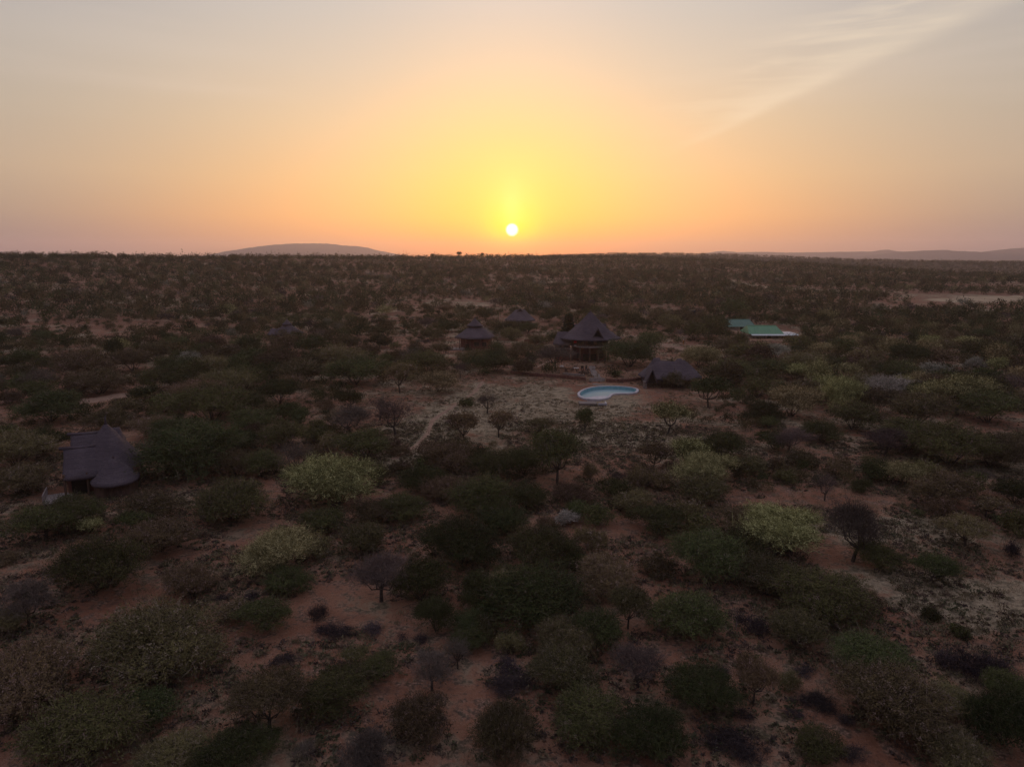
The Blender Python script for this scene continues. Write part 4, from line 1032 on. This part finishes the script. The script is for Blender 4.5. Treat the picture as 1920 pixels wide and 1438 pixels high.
# --- water tank on a stand
def tank():
    p, s = site(1297, 606); r = empty('water_tank', (p.x, p.y, p.z), 'dark square water tank on a steel stand behind the trees', 'water tank')
    k = s
    for x in (-1.0, 1.0):
        for y in (-.8, .8): MB().tube([(x, y, -.2), (x, y, 3.6)], .07, 5).build('leg', M['black'], r)
    MB().box(-1.3, 1.3, -1.1, 1.1, 3.6, 3.75).build('platform', M['black'], r); MB().box(-1.2, 1.2, -1.0, 1.0, 3.755, 5.3).build('tank', M['black'], r)
tank()

# ------------------------------------------------------------------ pool
def pool():
    pts = [tuple(q) for q in POOL_OUT]
    cx = sum(p[0] for p in pts) / len(pts); cy = sum(p[1] for p in pts) / len(pts); z = hz(cx, cy)
    r = empty('swimming_pool', (cx, cy, z), 'kidney-shaped swimming pool with pale rim, turquoise water and white floor', 'swimming pool')
    Q = [(x - cx, y - cy) for x, y in pts]; n = len(Q)
    def inset(d):
        o = []
        for i in range(n):
            a = Vector(Q[i - 1]); b = Vector(Q[(i + 1) % n]); t = (b - a).normalized(); nn = Vector((-t.y, t.x))
            o.append((Q[i][0] + nn.x * d, Q[i][1] + nn.y * d))
        return o
    area = sum(Q[i][0] * Q[(i + 1) % n][1] - Q[(i + 1) % n][0] * Q[i][1] for i in range(n)); sg = 1 if area > 0 else -1
    I = inset(.45 * sg); I2 = inset(.52 * sg); O = inset(-.05 * sg)
    def band(A, za, B, zb):
        return [(x, y, za) for x, y in A] + [(x, y, zb) for x, y in B], [(i, (i + 1) % n, n + (i + 1) % n, n + i) for i in range(n)]
    mb = MB(); mb.add(*band(O, -.2, O, .30)); mb.add(*band(O, .30, I, .32)); mb.add(*band(I, .32, I, -.45)); mb.build('coping', M['coping'], r)
    mb = MB(); mb.add(*band(I2, .26, I2, -1.2)); mb.build('basin_wall', M['pooltile'], r)
    # floor: a white shelf and shallow water; deep part turquoise at the back
    MB().add([(x, y, -1.0) for x, y in I2], [tuple(range(n))]).build('basin_floor', M['pooltile'], r)
    sh = [(x, y) for x, y in smooth_closed([(P(u, v).x - cx, P(u, v).y - cy) for u, v in ((1093, 744.5), (1112, 740.5), (1130, 739.8), (1146, 741.0), (1139, 745.5), (1128, 749), (1108, 749.3))], 5)]
    MB().prism(sh, -.95, -.30).build('shallow_shelf', M['poolwhite'], r)
    m, nt, b = mat('pool_water'); b.inputs['Base Color'].default_value = (.10, .34, .42, 1); b.inputs['Roughness'].default_value = .3; b.inputs['Specular IOR Level'].default_value = .25
    v = objvec(nt); nt.links.new(mixc(nt, noise(nt, .25, 2, v), (.24, .38, .42), (.30, .45, .48)), b.inputs['Base Color']); bump(nt, b, noise(nt, 2.5, 2, v), .15, .03)
    MB().add([(x, y, -.38) for x, y in I2], [tuple(range(n))]).build('water', m, r)
    # steps slab below the pool and its dark hollow
    a, s = site(1112, 757)
    q = empty('pump_hatch', (a.x, a.y - .4, a.z), 'pale concrete slab over a dark pump pit below the pool', 'hatch')
    MB().box(-27 * s, 6 * s, -1.2, 1.0, .05, .38).build('slab', M['stone'], q)
    MB().box(8 * s, 24 * s, -1.1, -.9, .0, .4).box(22 * s, 24 * s, -.9, .7, .0, .4).build('kerb', M['coping'], q)
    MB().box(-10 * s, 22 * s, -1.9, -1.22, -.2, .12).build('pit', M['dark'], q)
pool()

# --- terrace in front of the lodge
def drape_wall(name, px, h, t, m, label, cat):
    pts = [P(u, v) for u, v in px]; o = pts[0].copy(); mb = MB()
    for a, b in zip(pts[:-1], pts[1:]):
        d = (b - a); d.z = 0; L = d.length; d.normalize(); s = Vector((-d.y, d.x, 0)) * t / 2; n = max(1, int(L / 1.2)); rg = random.Random(int(L * 10))
        for i in range(n):
            p = a + (b - a) * (i / n) - o; q = a + (b - a) * ((i + 1) / n) - o; hh = h * rg.uniform(.88, 1.1); g = d * .01
            v = [p - s + g, p + s + g, q + s - g, q - s - g]
            mb.add([(x.x, x.y, -.4) for x in v] + [(x.x, x.y, hh) for x in v], [(3, 2, 1, 0), (4, 5, 6, 7), (0, 1, 5, 4), (1, 2, 6, 5), (2, 3, 7, 6), (3, 0, 4, 7)])
    w = mb.build(name, M[m]); w.location = o; return tag(w, label, cat)
drape_wall('retaining_wall', [(958, 701), (985, 704), (1020, 707), (1060, 710), (1098, 714)], .75, .45, 'stone_red', 'long low red stone retaining wall left of the garden steps', 'wall')
drape_wall('retaining_wall', [(1136, 716.5), (1158, 717), (1180, 715.5), (1208, 712.5)], .75, .45, 'stone_red', 'short low red stone retaining wall between garden steps and pavilion', 'wall')
drape_wall('stone_bench', [(1056, 702.5), (1066, 704), (1082, 705), (1096, 706)], .5, .6, 'stone', 'low pale curved stone bench on the terrace lawn', 'bench')
def steps():
    p, s = site(1117, 714); r = empty('garden_steps', (p.x, p.y, p.z), 'pale stone garden steps leading down from lodge path to pool', 'steps')
    for i in range(4): MB().box(-13 * s + i * .1, 15 * s + i * .1, -1.3 + i * .55, -.76 + i * .55, -.3, .14 + i * .14).build('step', M['stone'], r)
steps()
track('stone_path', M['stone'], [(1131, 722), (1112, 719.5)], 2.0)
track('stone_path', M['stone'], [(1122, 711), (1117, 703), (1112, 695), (1110, 686)], (2.4, 1.5))
def chair(u, v, m, lab, i):
    p, s = site(u, v); r = empty('garden_chair', (p.x, p.y, p.z), lab, 'chair', 'garden chairs on the terrace', rz=i * .9)
    for x in (-.28, .28):
        for y in (-.26, .26): MB().box(x - .03, x + .03, y - .03, y + .03, -.05, .42).build('leg', M[m], r)
    MB().box(-.34, .34, -.32, .32, .424, .5).build('seat', M[m], r); MB().box(-.34, .34, .325, .38, .42, 1.05).build('backrest', M[m], r)
for i, (u, v, m, lab) in enumerate(((1092, 694, 'black', 'dark garden chair nearest left of the stone path'), (1101, 695, 'black', 'dark garden chair closest to the stone path'), (1084, 700, 'wood', 'brown garden chair behind the right end of the stone bench'),
        (1062, 699, 'wood', 'brown garden chair behind the left end of the stone bench'), (1072, 697, 'wood', 'brown garden chair behind the middle of the stone bench'))): chair(u, v, m, lab, i)
def hanging_chair():
    p, s = site(1053, 691); r = empty('hanging_chair', (p.x, p.y, p.z), 'round hanging chair with white cushion under the spreading tree', 'chair')
    mb = MB(); mb.tube([(.62 * math.cos(t), 0, 1.15 + .75 * math.sin(t)) for t in [2 * math.pi * q / 18 for q in range(19)]], .04, 5); mb.tube([(0, 0, 1.9), (0, .1, 2.4), (0, .6, 2.5), (0, 1.0, 1.2), (0, 1.0, 0)], .05, 5); mb.build('frame', M['wood'], r)
    MB().tube([(0, 0, .42), (0, 0, .5), (0, 0, .72), (0, 0, .8)], [.35, .55, .5, .2], 12).build('cushion', M['white'], r)
    MB().tube([(0, 1.0, 0), (0, 1.0, .08)], .5, 10).build('base', M['wood'], r)
hanging_chair()
def small_table(u, v, lab):
    p, s = site(u, v); r = empty('garden_table', (p.x, p.y, p.z), lab, 'table')
    MB().box(-.7, .7, -.4, .4, .66, .72).build('table_top', M['white'], r)
    for x in (-.6, .6):
        for y in (-.3, .3): MB().box(x - .04, x + .04, y - .04, y + .04, -.05, .66).build('leg', M['wood'], r)
small_table(1080, 695, 'small white-topped garden table on the terrace lawn')
def gatepost():
    p, s = site(1218, 650); r = empty('gate_pillar', (p.x, p.y, p.z), 'squat pale pillar at the bend of the dirt road', 'pillar')
    MB().box(-.4, .4, -.4, .4, -.1, 1.3).build('shaft', M['stone'], r); MB().box(-.48, .48, -.48, .48, 1.303, 1.43).build('cap', M['stone'], r)
    p, s = site(1281, 645); r = empty('marker_post', (p.x, p.y, p.z), 'short orange post beside the dirt road', 'post')
    MB().tube([(0, 0, -.1), (0, 0, 1.3)], .16, 10).build('shaft', M['orange'], r); MB().tube([(0, 0, 1.302), (0, 0, 1.4)], [.2, .12], 10).build('cap', M['white'], r)
    p, s = site(995, 648); w = tag(MB().box(-18 * s, 18 * s, -.15, .15, -.3, 1.9).build('garden_wall', M['wall_red']), 'plain reddish garden wall left of the two-storey lodge', 'wall'); w.location = (p.x + 1, p.y, p.z)
gatepost()

# ------------------------------------------------------------------ smoke by the service building and the morning haze
def volume(name, lo, hi, dens_, color, g, lab, cat, blob=False):
    me = bpy.data.meshes.new(name); x0, y0, z0 = lo; x1, y1, z1 = hi
    if blob:
        rg = random.Random(3); V, Fs = [], []; n, m = 14, 9
        for i in range(m):
            t = i / (m - 1); rr = (.5 + .9 * t) * (1 if 0 < i < m - 1 else .15); cx = -3.0 * t ** 1.4; 
            V += [(cx + (x1 - x0) / 2 * rr * math.cos(6.283 * k / n) * rg.uniform(.85, 1.1), (y1 - y0) / 2 * rr * math.sin(6.283 * k / n) * rg.uniform(.85, 1.1), z0 + (z1 - z0) * t) for k in range(n)]
        for i in range(m - 1): Fs += [(i * n + k, i * n + (k + 1) % n, (i + 1) * n + (k + 1) % n, (i + 1) * n + k) for k in range(n)]
        Fs += [tuple(range(n))[::-1], tuple((m - 1) * n + k for k in range(n))]
        me.from_pydata([(a + (x0 + x1) / 2, b + (y0 + y1) / 2, c) for a, b, c in V], [], Fs)
    else:
        v = [(x, y, z) for z in (z0, z1) for y in (y0, y1) for x in (x0, x1)]
        me.from_pydata(v, [], [(0, 2, 3, 1), (4, 5, 7, 6), (0, 1, 5, 4), (2, 6, 7, 3), (0, 4, 6, 2), (1, 3, 7, 5)])
    m = bpy.data.materials.new(name); m.use_nodes = True; nt = m.node_tree; nt.nodes.clear()
    o = nt.nodes.new('ShaderNodeOutputMaterial'); b = nt.nodes.new('ShaderNodeVolumePrincipled'); nt.links.new(b.outputs[0], o.inputs['Volume'])
    b.inputs['Color'].default_value = (*color, 1); b.inputs['Density'].default_value = dens_; b.inputs['Anisotropy'].default_value = g
    me.materials.append(m); ob = link(name, me, None, 'stuff'); ob['label'] = lab; ob['category'] = cat; return ob
volume('haze', (-9600, -9600, -40), (9600, 9600, 205), 1.15e-4, (.96, .88, .94), .5, 'thin warm morning haze over the plain', 'haze')
